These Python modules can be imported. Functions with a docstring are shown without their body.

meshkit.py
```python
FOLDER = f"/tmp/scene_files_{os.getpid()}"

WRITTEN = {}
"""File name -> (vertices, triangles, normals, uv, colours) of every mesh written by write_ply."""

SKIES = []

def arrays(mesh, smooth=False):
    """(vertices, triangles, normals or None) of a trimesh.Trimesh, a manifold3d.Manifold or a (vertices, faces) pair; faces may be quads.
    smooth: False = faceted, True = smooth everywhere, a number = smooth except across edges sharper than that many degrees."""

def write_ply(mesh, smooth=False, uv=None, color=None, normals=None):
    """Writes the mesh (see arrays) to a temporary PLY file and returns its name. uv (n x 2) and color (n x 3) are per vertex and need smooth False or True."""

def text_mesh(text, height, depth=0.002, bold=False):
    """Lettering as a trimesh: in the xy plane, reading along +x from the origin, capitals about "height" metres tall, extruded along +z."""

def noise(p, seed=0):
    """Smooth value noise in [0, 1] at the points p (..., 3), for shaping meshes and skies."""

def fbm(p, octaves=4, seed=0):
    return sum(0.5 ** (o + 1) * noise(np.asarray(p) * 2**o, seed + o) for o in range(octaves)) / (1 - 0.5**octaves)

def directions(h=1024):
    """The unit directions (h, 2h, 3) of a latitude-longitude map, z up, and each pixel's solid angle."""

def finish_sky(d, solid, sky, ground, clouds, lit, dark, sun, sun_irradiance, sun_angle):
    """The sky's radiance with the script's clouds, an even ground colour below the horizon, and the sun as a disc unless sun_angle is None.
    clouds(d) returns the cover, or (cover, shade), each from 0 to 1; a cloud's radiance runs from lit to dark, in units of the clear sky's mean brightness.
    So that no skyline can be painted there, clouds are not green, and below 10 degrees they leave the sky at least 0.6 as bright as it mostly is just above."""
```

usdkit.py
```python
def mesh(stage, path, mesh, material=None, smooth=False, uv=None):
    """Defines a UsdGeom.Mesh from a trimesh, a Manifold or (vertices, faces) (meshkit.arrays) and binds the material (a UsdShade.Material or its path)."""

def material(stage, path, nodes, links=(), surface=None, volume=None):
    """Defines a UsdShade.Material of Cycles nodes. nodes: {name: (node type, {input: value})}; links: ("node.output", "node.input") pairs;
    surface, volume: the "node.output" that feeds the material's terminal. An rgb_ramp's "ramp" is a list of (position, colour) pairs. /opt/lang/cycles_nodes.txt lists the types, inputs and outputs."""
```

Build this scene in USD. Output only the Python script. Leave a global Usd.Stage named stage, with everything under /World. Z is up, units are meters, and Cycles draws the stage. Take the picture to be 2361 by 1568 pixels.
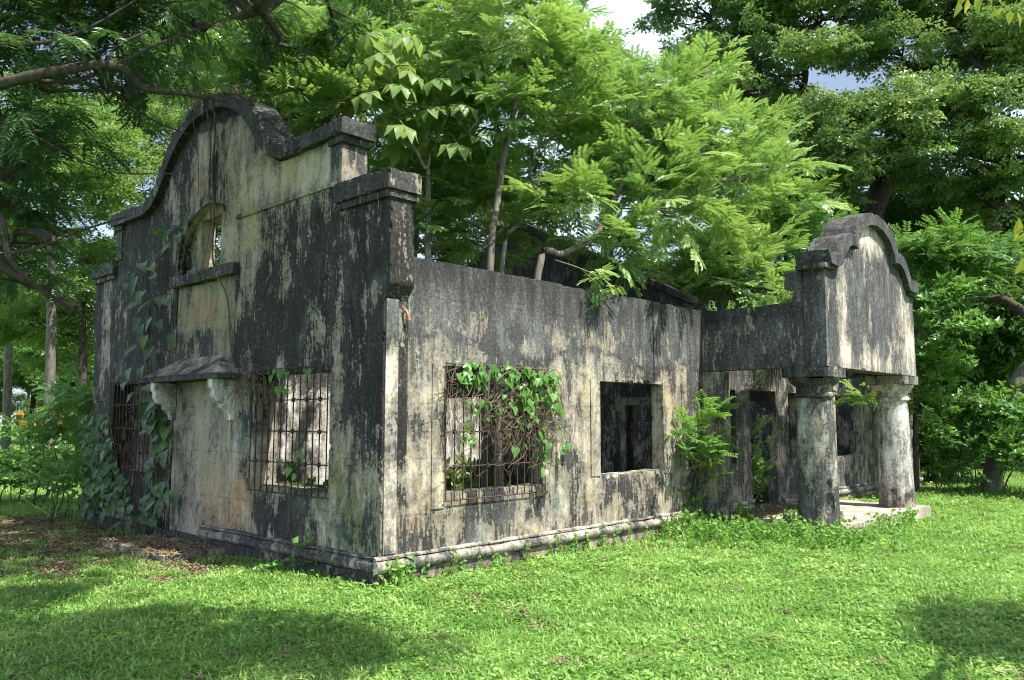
import math, random
import numpy as np, trimesh, manifold3d as m3, usdkit, meshkit
from shapely.geometry import Polygon, box as sbox
from shapely.ops import unary_union
from pxr import Usd, UsdGeom, UsdLux, UsdShade, Gf, Sdf, Vt

stage = Usd.Stage.CreateInMemory()
UsdGeom.SetStageUpAxis(stage, 'Z')
UsdGeom.SetStageMetersPerUnit(stage, 1.0)
UsdGeom.Xform.Define(stage, '/World')
UsdGeom.Scope.Define(stage, '/World/Looks')

# ------------------------------------------------------------------ camera, sky, sun, exposure
EXPOSURE = 1.2
SKY_STRENGTH = 0.064
SUN_INTENSITY = 1.25
SUN = np.array([0.22, -0.975, 0.0]); SUN /= np.linalg.norm(SUN)
SUN_ELEV = math.radians(60)
PITCH, YAW = math.atan(319 / 3249.0), math.radians(43.3)
CAM = np.array([-5.41, -7.01, 1.62])
FW = np.array([math.cos(YAW) * math.cos(PITCH), math.sin(YAW) * math.cos(PITCH), math.sin(PITCH)])
RT = np.array([math.sin(YAW), -math.cos(YAW), 0.0])
UP = np.cross(RT, FW)
cam = UsdGeom.Camera.Define(stage, '/World/camera')
cam.CreateHorizontalApertureAttr(36.0)
cam.CreateVerticalApertureAttr(36.0 * 680 / 1024)
cam.CreateFocalLengthAttr(36.0 * 3249 / 4096)
cam.CreateClippingRangeAttr(Gf.Vec2f(0.05, 5000))
cam.CreateExposureAttr(EXPOSURE)
M = Gf.Matrix4d(*RT, 0, *UP, 0, *(-FW), 0, *CAM, 1)
cam.AddTransformOp().Set(M)

sdir = np.array([SUN[0] * math.cos(SUN_ELEV), SUN[1] * math.cos(SUN_ELEV), math.sin(SUN_ELEV)])
sky = UsdLux.DomeLight.Define(stage, '/World/sky')
sky.GetPrim().SetCustomDataByKey('kind', 'structure')
skymat = usdkit.material(stage, '/World/Looks/sky_air', {
    'sky': ('sky_texture', {'sky_type': 'single_scattering', 'sun_disc': False, 'sun_elevation': SUN_ELEV, 'sun_rotation': math.atan2(sdir[0], sdir[1]), 'aerosol_density': 2.2}),
    'tc': ('texture_coordinate', {}),
    'map': ('mapping', {'scale': (1.0, 1.0, 2.2), 'location': (0.35, 0.2, 0.0)}),
    'n': ('noise_texture', {'scale': 3.2, 'detail': 6.0, 'roughness': 0.55}),
    'r': ('rgb_ramp', {'ramp': [(0.0, (0, 0, 0)), (0.44, (0.15, 0.15, 0.15)), (0.60, (0.85, 0.85, 0.85)), (1.0, (1, 1, 1))]}),
    'mx': ('mix_color', {'b': (11.0, 13.2, 16.0), 'use_clamp': False}),
    'bg': ('background_shader', {'strength': SKY_STRENGTH})},
    [('tc.generated', 'map.vector'), ('map.vector', 'n.vector'), ('n.fac', 'r.fac'), ('r.color', 'mx.fac'), ('sky.color', 'mx.a'), ('mx.result', 'bg.color')], surface='bg.background')
UsdShade.MaterialBindingAPI.Apply(sky.GetPrim()).Bind(skymat)

sun = UsdLux.DistantLight.Define(stage, '/World/sun')
sun.CreateNormalizeAttr(True); sun.CreateIntensityAttr(SUN_INTENSITY); sun.CreateAngleAttr(0.53)
sun.CreateColorAttr(Gf.Vec3f(1.0, 0.95, 0.87))
zx = sdir; xx = np.cross([0, 0, 1.0], zx); xx /= np.linalg.norm(xx); yx = np.cross(zx, xx)
sun.AddTransformOp().Set(Gf.Matrix4d(*xx, 0, *yx, 0, *zx, 0, 0, 0, 0, 1))

# ------------------------------------------------------------------ helpers: the scene tree
USED, BASE = {}, {}


def path_of(name, parent=None):
    up = '/World' if parent is None else str(parent.GetPath())
    k = (up, name); n = USED.get(k, 0); USED[k] = n + 1
    return f'{up}/{name}' + (f'_{n:03d}' if n else '')


def tag(p, label=None, cat=None, group=None, kind=None):
    for k, v in (('label', label), ('category', cat), ('group', group), ('kind', kind)):
        if v:
            p.SetCustomDataByKey(k, v)
    return p


def thing(name, label, cat, loc=(0, 0, 0), group=None):
    x = UsdGeom.Xform.Define(stage, path_of(name))
    x.AddTranslateOp().Set(Gf.Vec3d(*map(float, loc)))
    BASE[x.GetPrim().GetPath()] = np.array(loc, float)
    return tag(x.GetPrim(), label, cat, group)


def obj(name, mesh, mat, parent=None, smooth=False, attrs=None, kind=None, label=None):
    """ONE Mesh prim. mesh in world coordinates; attrs: name -> function of the world points."""
    base = np.zeros(3) if parent is None else BASE[parent.GetPath()]
    v, f, n = meshkit.arrays(mesh, smooth)
    m = UsdGeom.Mesh.Define(stage, path_of(name, parent))
    m.CreatePointsAttr(Vt.Vec3fArray.FromNumpy((v - base).astype(np.float32)))
    m.CreateFaceVertexCountsAttr(Vt.IntArray.FromNumpy(np.full(len(f), 3, np.int32)))
    m.CreateFaceVertexIndicesAttr(Vt.IntArray.FromNumpy(f.astype(np.int32).ravel()))
    m.CreateSubdivisionSchemeAttr('none')
    if n is not None:
        m.CreateNormalsAttr(Vt.Vec3fArray.FromNumpy(n.astype(np.float32)))
        m.SetNormalsInterpolation('vertex')
    pv = UsdGeom.PrimvarsAPI(m)
    for k, fn in (attrs or {}).items():
        a = fn(v) if callable(fn) else fn
        a = np.broadcast_to(np.asarray(a, np.float32), (len(v),)).copy()
        pv.CreatePrimvar(k, Sdf.ValueTypeNames.FloatArray, 'vertex').Set(Vt.FloatArray.FromNumpy(a))
    UsdShade.MaterialBindingAPI.Apply(m.GetPrim()).Bind(mat)
    p = m.GetPrim(); BASE[p.GetPath()] = base
    if kind or label:
        tag(p, label, None, None, kind)
    return p


def cat(parts):
    V, F, n = [], [], 0
    for v, f in parts:
        V.append(v); F.append(np.asarray(f) + n); n += len(v)
    return np.vstack(V), np.vstack(F)


# ------------------------------------------------------------------ helpers: solids
def noise_push(v, n, amp, scale, seed=0):
    d = meshkit.fbm(v * scale + 31.7, 4, seed) - 0.5
    return v + n * (2 * amp * d)[:, None]


def rough(man, res=0.1, amp=0.006, scale=4.0, seed=0):
    """a Manifold cut finely and made uneven like old plaster"""
    t = man.refine_to_length(res).to_mesh()
    tm = trimesh.Trimesh(t.vert_properties[:, :3], t.tri_verts, process=False)
    n = np.array(tm.vertex_normals)
    v = np.array(tm.vertices)
    v = noise_push(v, n, amp, scale, seed)
    up = n[:, 2] > 0.5
    v[up, 2] -= np.clip(meshkit.fbm(v[up] * 3.1, 3, seed + 5) - 0.45, 0, 1) * amp * 12
    return v, np.array(tm.faces)


def prism(poly, axis, a, b):
    """shapely polygon in (u, z) pushed along axis x (u = y) or y (u = x) between a and b"""
    polys = [poly] if poly.geom_type == 'Polygon' else list(poly.geoms)
    rings = []
    for p in polys:
        rings.append(np.array(p.exterior.coords)[:-1]); rings += [np.array(r.coords)[:-1] for r in p.interiors]
    cs = m3.CrossSection([r.tolist() for r in rings], m3.FillRule.EvenOdd)
    s = m3.Manifold.extrude(cs, b - a)
    if axis == 'x':
        return s.transform(np.array([[0, 0, 1, a], [1, 0, 0, 0], [0, 1, 0, 0]], float))
    if axis == 'y':
        return s.transform(np.array([[1, 0, 0, 0], [0, 0, -1, b], [0, 1, 0, 0]], float))
    return s.transform(np.array([[1, 0, 0, 0], [0, 1, 0, 0], [0, 0, 1, a]], float))


def block(x0, x1, y0, y1, z0, z1):
    return m3.Manifold.cube([x1 - x0, y1 - y0, z1 - z0]).translate([x0, y0, z0])


def catmull(P, n=6):
    P = np.asarray(P, float)
    if len(P) < 3:
        t = np.linspace(0, 1, n + 1)[:, None]
        return P[0] * (1 - t) + P[-1] * t
    Q = np.vstack([2 * P[0] - P[1], P, 2 * P[-1] - P[-2]])
    out = []
    for i in range(1, len(Q) - 2):
        t = np.linspace(0, 1, n, endpoint=False)[:, None]
        a, b, c, d = Q[i - 1], Q[i], Q[i + 1], Q[i + 2]
        out.append(0.5 * (2 * b + (c - a) * t + (2 * a - 5 * b + 4 * c - d) * t ** 2 + (3 * b - a - 3 * c + d) * t ** 3))
    return np.vstack(out + [P[-1:]])


def tube(P, r0, r1=None, sides=6, n=5, wob=0.0, seed=0):
    p = catmull(P, n)
    r = np.linspace(r0, r0 if r1 is None else r1, len(p))
    if wob:
        rg = np.random.default_rng(seed)
        r = r * (1 + wob * rg.uniform(-1, 1, len(p)))
    t = np.gradient(p, axis=0); t /= np.linalg.norm(t, axis=1, keepdims=True) + 1e-9
    a = np.cross(t, np.where(np.abs(t[:, 2:]) < 0.9, [0, 0, 1.0], [1.0, 0, 0])); a /= np.linalg.norm(a, axis=1, keepdims=True) + 1e-9
    b = np.cross(t, a)
    ang = np.arange(sides) * 2 * math.pi / sides
    v = p[:, None] + r[:, None, None] * (np.cos(ang)[None, :, None] * a[:, None] + np.sin(ang)[None, :, None] * b[:, None])
    i, j = np.meshgrid(np.arange(len(p) - 1), np.arange(sides), indexing='ij')
    i, j = i.ravel(), j.ravel(); k = (j + 1) % sides
    f = np.vstack([np.stack([i * sides + j, i * sides + k, (i + 1) * sides + k], 1), np.stack([i * sides + j, (i + 1) * sides + k, (i + 1) * sides + j], 1)])
    v = np.vstack([v.reshape(-1, 3), p[:1], p[-1:]])
    c0, c1 = len(v) - 2, len(v) - 1
    jj = np.arange(sides); kk = (jj + 1) % sides; e = (len(p) - 1) * sides
    f = np.vstack([f, np.stack([np.full(sides, c0), kk, jj], 1), np.stack([np.full(sides, c1), e + jj, e + kk], 1)])
    return v, f


def bar(p, q, w, d=None):
    """a thin flat or square bar between two points"""
    return tube([p, q], w, sides=4, n=1)


def at(x, y, depth):
    """point seen at x, y of a 2361-wide view of the place from the lawn, that many metres ahead"""
    return CAM + depth * (FW + (x - 1180.5) / 1873.0 * RT - (y - 784.0) / 1873.0 * UP)


def at_ground(x, y, z=-0.16):
    d = FW + (x - 1180.5) / 1873.0 * RT - (y - 784.0) / 1873.0 * UP
    return CAM + d * ((z - CAM[2]) / d[2])


def gauss(a, b, ca, cb, sa, sb):
    return np.exp(-((a - ca) / sa) ** 2 - ((b - cb) / sb) ** 2)


def chips(solid, spots, r, seed, stretch=1.6):
    """small bites out of old plaster edges: spots are (from, to, how many)"""
    rg = np.random.default_rng(seed)
    bites = []
    for a, b, n in spots:
        a, b = np.array(a, float), np.array(b, float)
        for k in range(n):
            q = a + (b - a) * rg.uniform() + rg.normal(0, 0.006, 3)
            rr = r * rg.uniform(0.45, 1.25)
            sc = np.where(np.abs(b - a) > 0.3, stretch * rg.uniform(0.8, 1.8), 1.0)
            bites.append(m3.Manifold.sphere(rr, 8).scale(list(sc)).translate(list(q)))
    return solid - m3.Manifold.batch_boolean(bites, m3.OpType.Add)


# ------------------------------------------------------------------ materials
def plaster(name, seed=0.0, cream=((0.45, 0.375, 0.225), (0.50, 0.455, 0.36), (0.32, 0.355, 0.31)), bump=0.35):
    N = {
        'geo': ('geometry', {}),
        'off': ('vector_math', {'math_type': 'add', 'vector2': (seed, seed * 1.7, seed * 0.6)}),
        'dirt_and_shade': ('attribute', {'attribute': 'dirt_and_shade'}), 'grey': ('attribute', {'attribute': 'grey'}),
        'rust': ('attribute', {'attribute': 'rust'}), 'moss': ('attribute', {'attribute': 'moss'}),
        'ms': ('mapping', {'scale': (6.5, 6.5, 1.25)}), 'ns': ('noise_texture', {'scale': 1.0, 'detail': 8.0, 'roughness': 0.62, 'distortion': 0.25}),
        'mf': ('mapping', {'scale': (26.0, 26.0, 4.0)}), 'nf': ('noise_texture', {'scale': 1.0, 'detail': 5.0, 'roughness': 0.6}),
        'mp': ('mapping', {'scale': (2.6, 2.6, 1.7)}), 'np': ('noise_texture', {'scale': 1.0, 'detail': 10.0, 'roughness': 0.66, 'distortion': 0.4}),
        'nd': ('noise_texture', {'scale': 26.0, 'detail': 5.0, 'roughness': 0.65}),
        'nl': ('noise_texture', {'scale': 1.1, 'detail': 4.0, 'roughness': 0.6}),
        'nw': ('noise_texture', {'scale': 9.0, 'detail': 7.0, 'roughness': 0.7, 'distortion': 0.8}),
        # m = dirt + streak + patch + detail
        'a1': ('math', {'math_type': 'multiply_add', 'value2': 1.15, 'value3': -0.575}),
        'a2': ('math', {'math_type': 'multiply_add', 'value2': 1.7, 'value3': -0.85}),
        'a3': ('math', {'math_type': 'multiply_add', 'value2': 0.8, 'value3': -0.4}),
        'a4': ('math', {'math_type': 'multiply_add', 'value2': 0.7, 'value3': -0.35}),
        's1': ('math', {'math_type': 'add'}), 's2': ('math', {'math_type': 'add'}), 's3': ('math', {'math_type': 'add'}), 's4': ('math', {'math_type': 'add'}),
        'blk': ('map_range', {'range_type': 'smoothstep', 'from_min': 0.465, 'from_max': 0.555, 'clamp': True}),
        'gry': ('map_range', {'range_type': 'smoothstep', 'from_min': 0.0, 'from_max': 0.42, 'to_max': 0.88, 'clamp': True}),
        # cream of the old paint
        'rc': ('rgb_ramp', {'ramp': [(0.0, cream[0]), (0.42, cream[0]), (0.54, cream[1]), (0.62, cream[1]), (0.72, cream[2]), (1.0, cream[2])]}),
        'rv': ('rgb_ramp', {'ramp': [(0.3, (0.72, 0.70, 0.66)), (0.7, (1.08, 1.07, 1.05))]}),
        'cm': ('mix_color', {'blend_type': 'multiply', 'fac': 1.0, 'use_clamp': False}),
        'gm': ('mix_color', {}), 'gcol': ('rgb_ramp', {'ramp': [(0.35, (0.085, 0.078, 0.064)), (0.52, (0.17, 0.156, 0.128)), (0.66, (0.28, 0.265, 0.23))]}),
        # rust and moss
        'ru': ('math', {'math_type': 'multiply', 'use_clamp': True}), 'rr': ('map_range', {'range_type': 'smoothstep', 'from_min': 0.36, 'from_max': 0.62, 'clamp': True}),
        'rm': ('mix_color', {'b': (0.34, 0.155, 0.045)}),
        'mo': ('math', {'math_type': 'multiply', 'use_clamp': True}), 'mr': ('map_range', {'range_type': 'smoothstep', 'from_min': 0.36, 'from_max': 0.60, 'clamp': True}),
        'mm': ('mix_color', {'b': (0.085, 0.10, 0.03)}),
        # black growth, greyer where washed
        'rb': ('rgb_ramp', {'ramp': [(0.36, (0.007, 0.0068, 0.0064)), (0.47, (0.0145, 0.0138, 0.0125)), (0.56, (0.030, 0.028, 0.025)), (0.66, (0.065, 0.060, 0.053))]}),
        'rg': ('rgb_ramp', {'ramp': [(0.36, (0.026, 0.026, 0.026)), (0.50, (0.075, 0.075, 0.076)), (0.64, (0.20, 0.205, 0.21))]}),
        'bg': ('mix_color', {}),
        'bm': ('mix_color', {}),
        # pale lichen flecks on the black
        'lw': ('map_range', {'range_type': 'smoothstep', 'from_min': 0.595, 'from_max': 0.68, 'to_max': 0.62, 'clamp': True}),
        'lm': ('mix_color', {'b': (0.33, 0.335, 0.31)}),
        # fine cracks
        'vw': ('vector_math', {'math_type': 'multiply_add', 'vector2': (0.22, 0.22, 0.22)}),
        'vo': ('voronoi_texture', {'feature': 'distance_to_edge', 'scale': 2.1}),
        'vr': ('map_range', {'from_min': 0.0, 'from_max': 0.012, 'to_min': 0.65, 'to_max': 0.0, 'clamp': True}),
        'vm': ('mix_color', {'b': (0.02, 0.019, 0.018)}), 'gx': ('math', {'math_type': 'multiply_add', 'value2': 0.5}), 'gy': ('math', {'math_type': 'multiply', 'value2': 0.5}), 'vz': ('math', {'math_type': 'multiply'}), 'jz': ('separate_xyz', {}), 'lx': ('math', {'math_type': 'multiply'}), 'ga': ('map_range', {'range_type': 'smoothstep', 'from_min': 0.55, 'from_max': 0.66, 'to_max': 0.32, 'clamp': True}), 'gb': ('math', {'math_type': 'multiply'}), 'gc': ('mix_color', {'b': (0.15, 0.185, 0.165)}), 'j1': ('math', {'math_type': 'multiply_add', 'value2': 0.09}), 'j2': ('math', {'math_type': 'multiply', 'value2': 1.63}), 'j3': ('math', {'math_type': 'fraction'}), 'j4': ('map_range', {'from_min': 0.0, 'from_max': 0.026, 'to_min': 0.8, 'to_max': 0.0, 'clamp': True}), 'j5': ('math', {'math_type': 'multiply'}), 'j6': ('math', {'math_type': 'maximum'}),
        'h1': ('math', {'math_type': 'multiply_add', 'value2': 0.6}), 'h2': ('math', {'math_type': 'multiply_add', 'value2': -0.5}),
        'bu': ('bump', {'strength': bump, 'distance': 0.02}),
        'p': ('principled_bsdf', {'roughness': 0.92, 'specular_ior_level': 0.2})}
    L = [('geo.position', 'off.vector1')]
    for m, n in (('ms', 'ns'), ('mf', 'nf'), ('mp', 'np')):
        L += [('off.vector', m + '.vector'), (m + '.vector', n + '.vector')]
    for n in ('nd', 'nl', 'nw'):
        L += [('off.vector', n + '.vector')]
    L += [('ns.fac', 'a1.value1'), ('np.fac', 'a2.value1'), ('nd.fac', 'a3.value1'), ('nf.fac', 'a4.value1'),
          ('a1.value', 's1.value1'), ('a2.value', 's1.value2'), ('s1.value', 's2.value1'), ('a3.value', 's2.value2'), ('s2.value', 's4.value1'), ('a4.value', 's4.value2'),
          ('s4.value', 's3.value1'), ('dirt_and_shade.fac', 's3.value2'),
          ('s3.value', 'blk.value'), ('s3.value', 'gry.value'),
          ('nl.fac', 'rc.fac'), ('nf.fac', 'rv.fac'), ('rc.color', 'cm.a'), ('rv.color', 'cm.b'),
          ('cm.result', 'gm.a'), ('gry.result', 'gm.fac'), ('nw.fac', 'gcol.fac'), ('gcol.color', 'gm.b'),
          ('ns.fac', 'rr.value'), ('rr.result', 'ru.value1'), ('rust.fac', 'ru.value2'), ('ru.value', 'rm.fac'), ('gm.result', 'rm.a'),
          ('np.fac', 'mr.value'), ('mr.result', 'mo.value1'), ('moss.fac', 'mo.value2'), ('mo.value', 'mm.fac'), ('rm.result', 'mm.a'),
          ('gx.value', 'rb.fac'), ('ns.fac', 'gy.value1'), ('nd.fac', 'gx.value1'), ('gy.value', 'gx.value3'), ('gx.value', 'rg.fac'), ('rb.color', 'bg.a'), ('rg.color', 'bg.b'), ('grey.fac', 'bg.fac'),
          ('mm.result', 'bm.a'), ('bg.result', 'bm.b'), ('blk.result', 'bm.fac'),
          ('nw.fac', 'lw.value'), ('lw.result', 'lx.value1'), ('rr.result', 'lx.value2'), ('lx.value', 'lm.fac'), ('nl.fac', 'ga.value'), ('ga.result', 'gb.value1'), ('rr.result', 'gb.value2'), ('gb.value', 'gc.fac'), ('bm.result', 'gc.a'), ('gc.result', 'lm.a'),
          ('np.color', 'vw.vector1'), ('off.vector', 'vw.vector3'), ('vw.vector', 'vo.vector'), ('vo.distance', 'vr.value'), ('vr.result', 'vz.value1'), ('rr.result', 'vz.value2'), ('geo.position', 'jz.vector'), ('np.fac', 'j1.value1'), ('jz.z', 'j1.value3'), ('j1.value', 'j2.value1'), ('j2.value', 'j3.value1'), ('j3.value', 'j4.value'), ('j4.result', 'j5.value1'), ('rr.result', 'j5.value2'), ('j5.value', 'j6.value1'), ('vz.value', 'j6.value2'), ('j6.value', 'vm.fac'), ('lm.result', 'vm.a'),
          ('vm.result', 'p.base_color'),
          ('nd.fac', 'h1.value1'), ('np.fac', 'h1.value3'), ('blk.result', 'h2.value1'), ('h1.value', 'h2.value3'), ('h2.value', 'bu.height'), ('bu.normal', 'p.normal')]
    return usdkit.material(stage, '/World/Looks/' + name, N, L, surface='p.BSDF')


PLASTER = plaster('old_plaster')
PALE = plaster('pale_plaster', 13.0, ((0.58, 0.515, 0.43), (0.62, 0.57, 0.49), (0.50, 0.50, 0.45)))
WHITEWASH = plaster('whitewash_plaster', 29.0, ((0.62, 0.62, 0.58), (0.70, 0.70, 0.67), (0.50, 0.55, 0.53)))
PANEL = plaster('beige_plaster', 53.0, ((0.33, 0.285, 0.205), (0.38, 0.345, 0.265), (0.28, 0.31, 0.27)))
GREENISH = plaster('greenish_plaster', 41.0, ((0.40, 0.46, 0.40), (0.52, 0.56, 0.50), (0.36, 0.44, 0.42)))


def simple(name, c1, c2, scale=8.0, rough_=0.8, bump=0.2, dist=0.01, stretch=(1, 1, 1), spec=0.3, detail=6.0):
    return usdkit.material(stage, '/World/Looks/' + name, {
        'g': ('geometry', {}), 'm': ('mapping', {'scale': stretch}), 'n': ('noise_texture', {'scale': scale, 'detail': detail, 'roughness': 0.65}),
        'r': ('rgb_ramp', {'ramp': [(0.32, c1), (0.68, c2)]}), 'b': ('bump', {'strength': bump, 'distance': dist}),
        'p': ('principled_bsdf', {'roughness': rough_, 'specular_ior_level': spec})},
        [('g.position', 'm.vector'), ('m.vector', 'n.vector'), ('n.fac', 'r.fac'), ('n.fac', 'b.height'), ('r.color', 'p.base_color'), ('b.normal', 'p.normal')], surface='p.BSDF')


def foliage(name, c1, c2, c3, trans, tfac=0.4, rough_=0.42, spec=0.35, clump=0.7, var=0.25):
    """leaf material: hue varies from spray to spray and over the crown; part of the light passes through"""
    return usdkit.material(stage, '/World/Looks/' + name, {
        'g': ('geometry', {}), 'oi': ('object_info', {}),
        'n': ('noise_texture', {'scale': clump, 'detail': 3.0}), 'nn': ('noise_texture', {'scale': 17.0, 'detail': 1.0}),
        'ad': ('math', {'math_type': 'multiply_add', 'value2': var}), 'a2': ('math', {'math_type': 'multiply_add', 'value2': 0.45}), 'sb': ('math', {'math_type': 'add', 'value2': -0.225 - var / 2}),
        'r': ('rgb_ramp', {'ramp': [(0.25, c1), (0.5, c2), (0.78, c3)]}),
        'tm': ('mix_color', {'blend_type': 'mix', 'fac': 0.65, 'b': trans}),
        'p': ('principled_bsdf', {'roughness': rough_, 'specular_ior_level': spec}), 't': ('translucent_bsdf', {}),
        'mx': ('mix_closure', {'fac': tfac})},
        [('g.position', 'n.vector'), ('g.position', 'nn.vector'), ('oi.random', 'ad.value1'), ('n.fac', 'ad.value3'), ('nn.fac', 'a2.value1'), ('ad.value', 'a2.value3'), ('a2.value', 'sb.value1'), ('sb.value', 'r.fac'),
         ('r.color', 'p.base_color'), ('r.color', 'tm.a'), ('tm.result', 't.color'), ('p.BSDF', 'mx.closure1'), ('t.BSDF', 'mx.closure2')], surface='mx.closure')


F_BRIGHT = foliage('feather_leaf', (0.095, 0.215, 0.05), (0.195, 0.35, 0.085), (0.38, 0.51, 0.16), (0.42, 0.62, 0.11), 0.35, 0.33, 0.6, var=0.55)
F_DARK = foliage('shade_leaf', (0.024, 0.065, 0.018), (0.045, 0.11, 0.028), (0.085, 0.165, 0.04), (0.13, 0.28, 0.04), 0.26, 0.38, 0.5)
F_MID = foliage('canopy_leaf', (0.065, 0.14, 0.032), (0.13, 0.24, 0.052), (0.27, 0.37, 0.10), (0.34, 0.53, 0.08), 0.40, 0.38, 0.45, var=0.45)
F_RAIN = foliage('rain_tree_leaf', (0.06, 0.135, 0.038), (0.13, 0.24, 0.062), (0.34, 0.43, 0.15), (0.30, 0.46, 0.08), 0.30, 0.35, 0.55, clump=0.6, var=0.6)
F_BACK = foliage('understory_leaf', (0.035, 0.09, 0.02), (0.07, 0.16, 0.034), (0.14, 0.25, 0.055), (0.20, 0.38, 0.04), 0.36, 0.38, 0.45, var=0.4)
F_BROAD = foliage('glossy_leaf', (0.05, 0.14, 0.03), (0.09, 0.22, 0.05), (0.17, 0.32, 0.08), (0.26, 0.48, 0.06), 0.35, 0.33, 0.5, var=0.4)
F_VINE = foliage('vine_leaf', (0.06, 0.17, 0.03), (0.10, 0.25, 0.045), (0.17, 0.33, 0.07), (0.28, 0.50, 0.06), 0.40, 0.38, 0.5, clump=2.0)
F_WEED = foliage('weed_leaf', (0.09, 0.21, 0.04), (0.15, 0.31, 0.065), (0.24, 0.42, 0.10), (0.36, 0.60, 0.09), 0.42, 0.42, 0.4, clump=2.0, var=0.5)
F_POTHOS = foliage('pothos_leaf', (0.020, 0.075, 0.016), (0.035, 0.11, 0.022), (0.16, 0.24, 0.05), (0.20, 0.40, 0.05), 0.33, 0.3, 0.55, clump=3.0)
F_CECROPIA = foliage('cecropia_leaf', (0.13, 0.24, 0.07), (0.19, 0.31, 0.10), (0.27, 0.38, 0.14), (0.40, 0.52, 0.10), 0.45, clump=1.2)
F_YELLOW = foliage('young_leaf', (0.16, 0.27, 0.03), (0.30, 0.38, 0.04), (0.48, 0.45, 0.05), (0.60, 0.60, 0.06), 0.5, clump=3.0)
F_GRASS = foliage('grass_blade', (0.105, 0.225, 0.042), (0.185, 0.345, 0.072), (0.31, 0.46, 0.13), (0.40, 0.64, 0.115), 0.36, 0.45, 0.3, clump=1.3, var=0.6)
BARK = simple('grey_bark', (0.07, 0.06, 0.05), (0.20, 0.18, 0.15), 14, 0.9, 0.5, 0.02, (1, 1, 0.25))
BARK_D = simple('dark_bark', (0.025, 0.021, 0.017), (0.085, 0.07, 0.055), 12, 0.9, 0.5, 0.02, (1, 1, 0.3))
BARK_P = simple('pale_bark', (0.14, 0.125, 0.10), (0.42, 0.40, 0.36), 9, 0.85, 0.3, 0.01, (1, 1, 0.5))
STEM = simple('green_stem', (0.08, 0.11, 0.04), (0.16, 0.17, 0.08), 20)
DRYVINE = simple('dry_vine', (0.06, 0.042, 0.026), (0.24, 0.19, 0.135), 12, 0.9)
RUSTY = simple('rusty_iron', (0.030, 0.021, 0.016), (0.085, 0.05, 0.034), 25, 0.8, 0.3, 0.004)
CONCRETE = simple('pale_concrete', (0.20, 0.155, 0.12), (0.47, 0.415, 0.36), 2.2, 0.9, 0.3)
FLOORM = simple('earth_floor', (0.035, 0.028, 0.018), (0.11, 0.09, 0.06), 4.0, 0.95, 0.4, 0.03)
LITTER = simple('dry_leaf', (0.075, 0.055, 0.030), (0.27, 0.215, 0.12), 9.0, 0.8)
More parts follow.
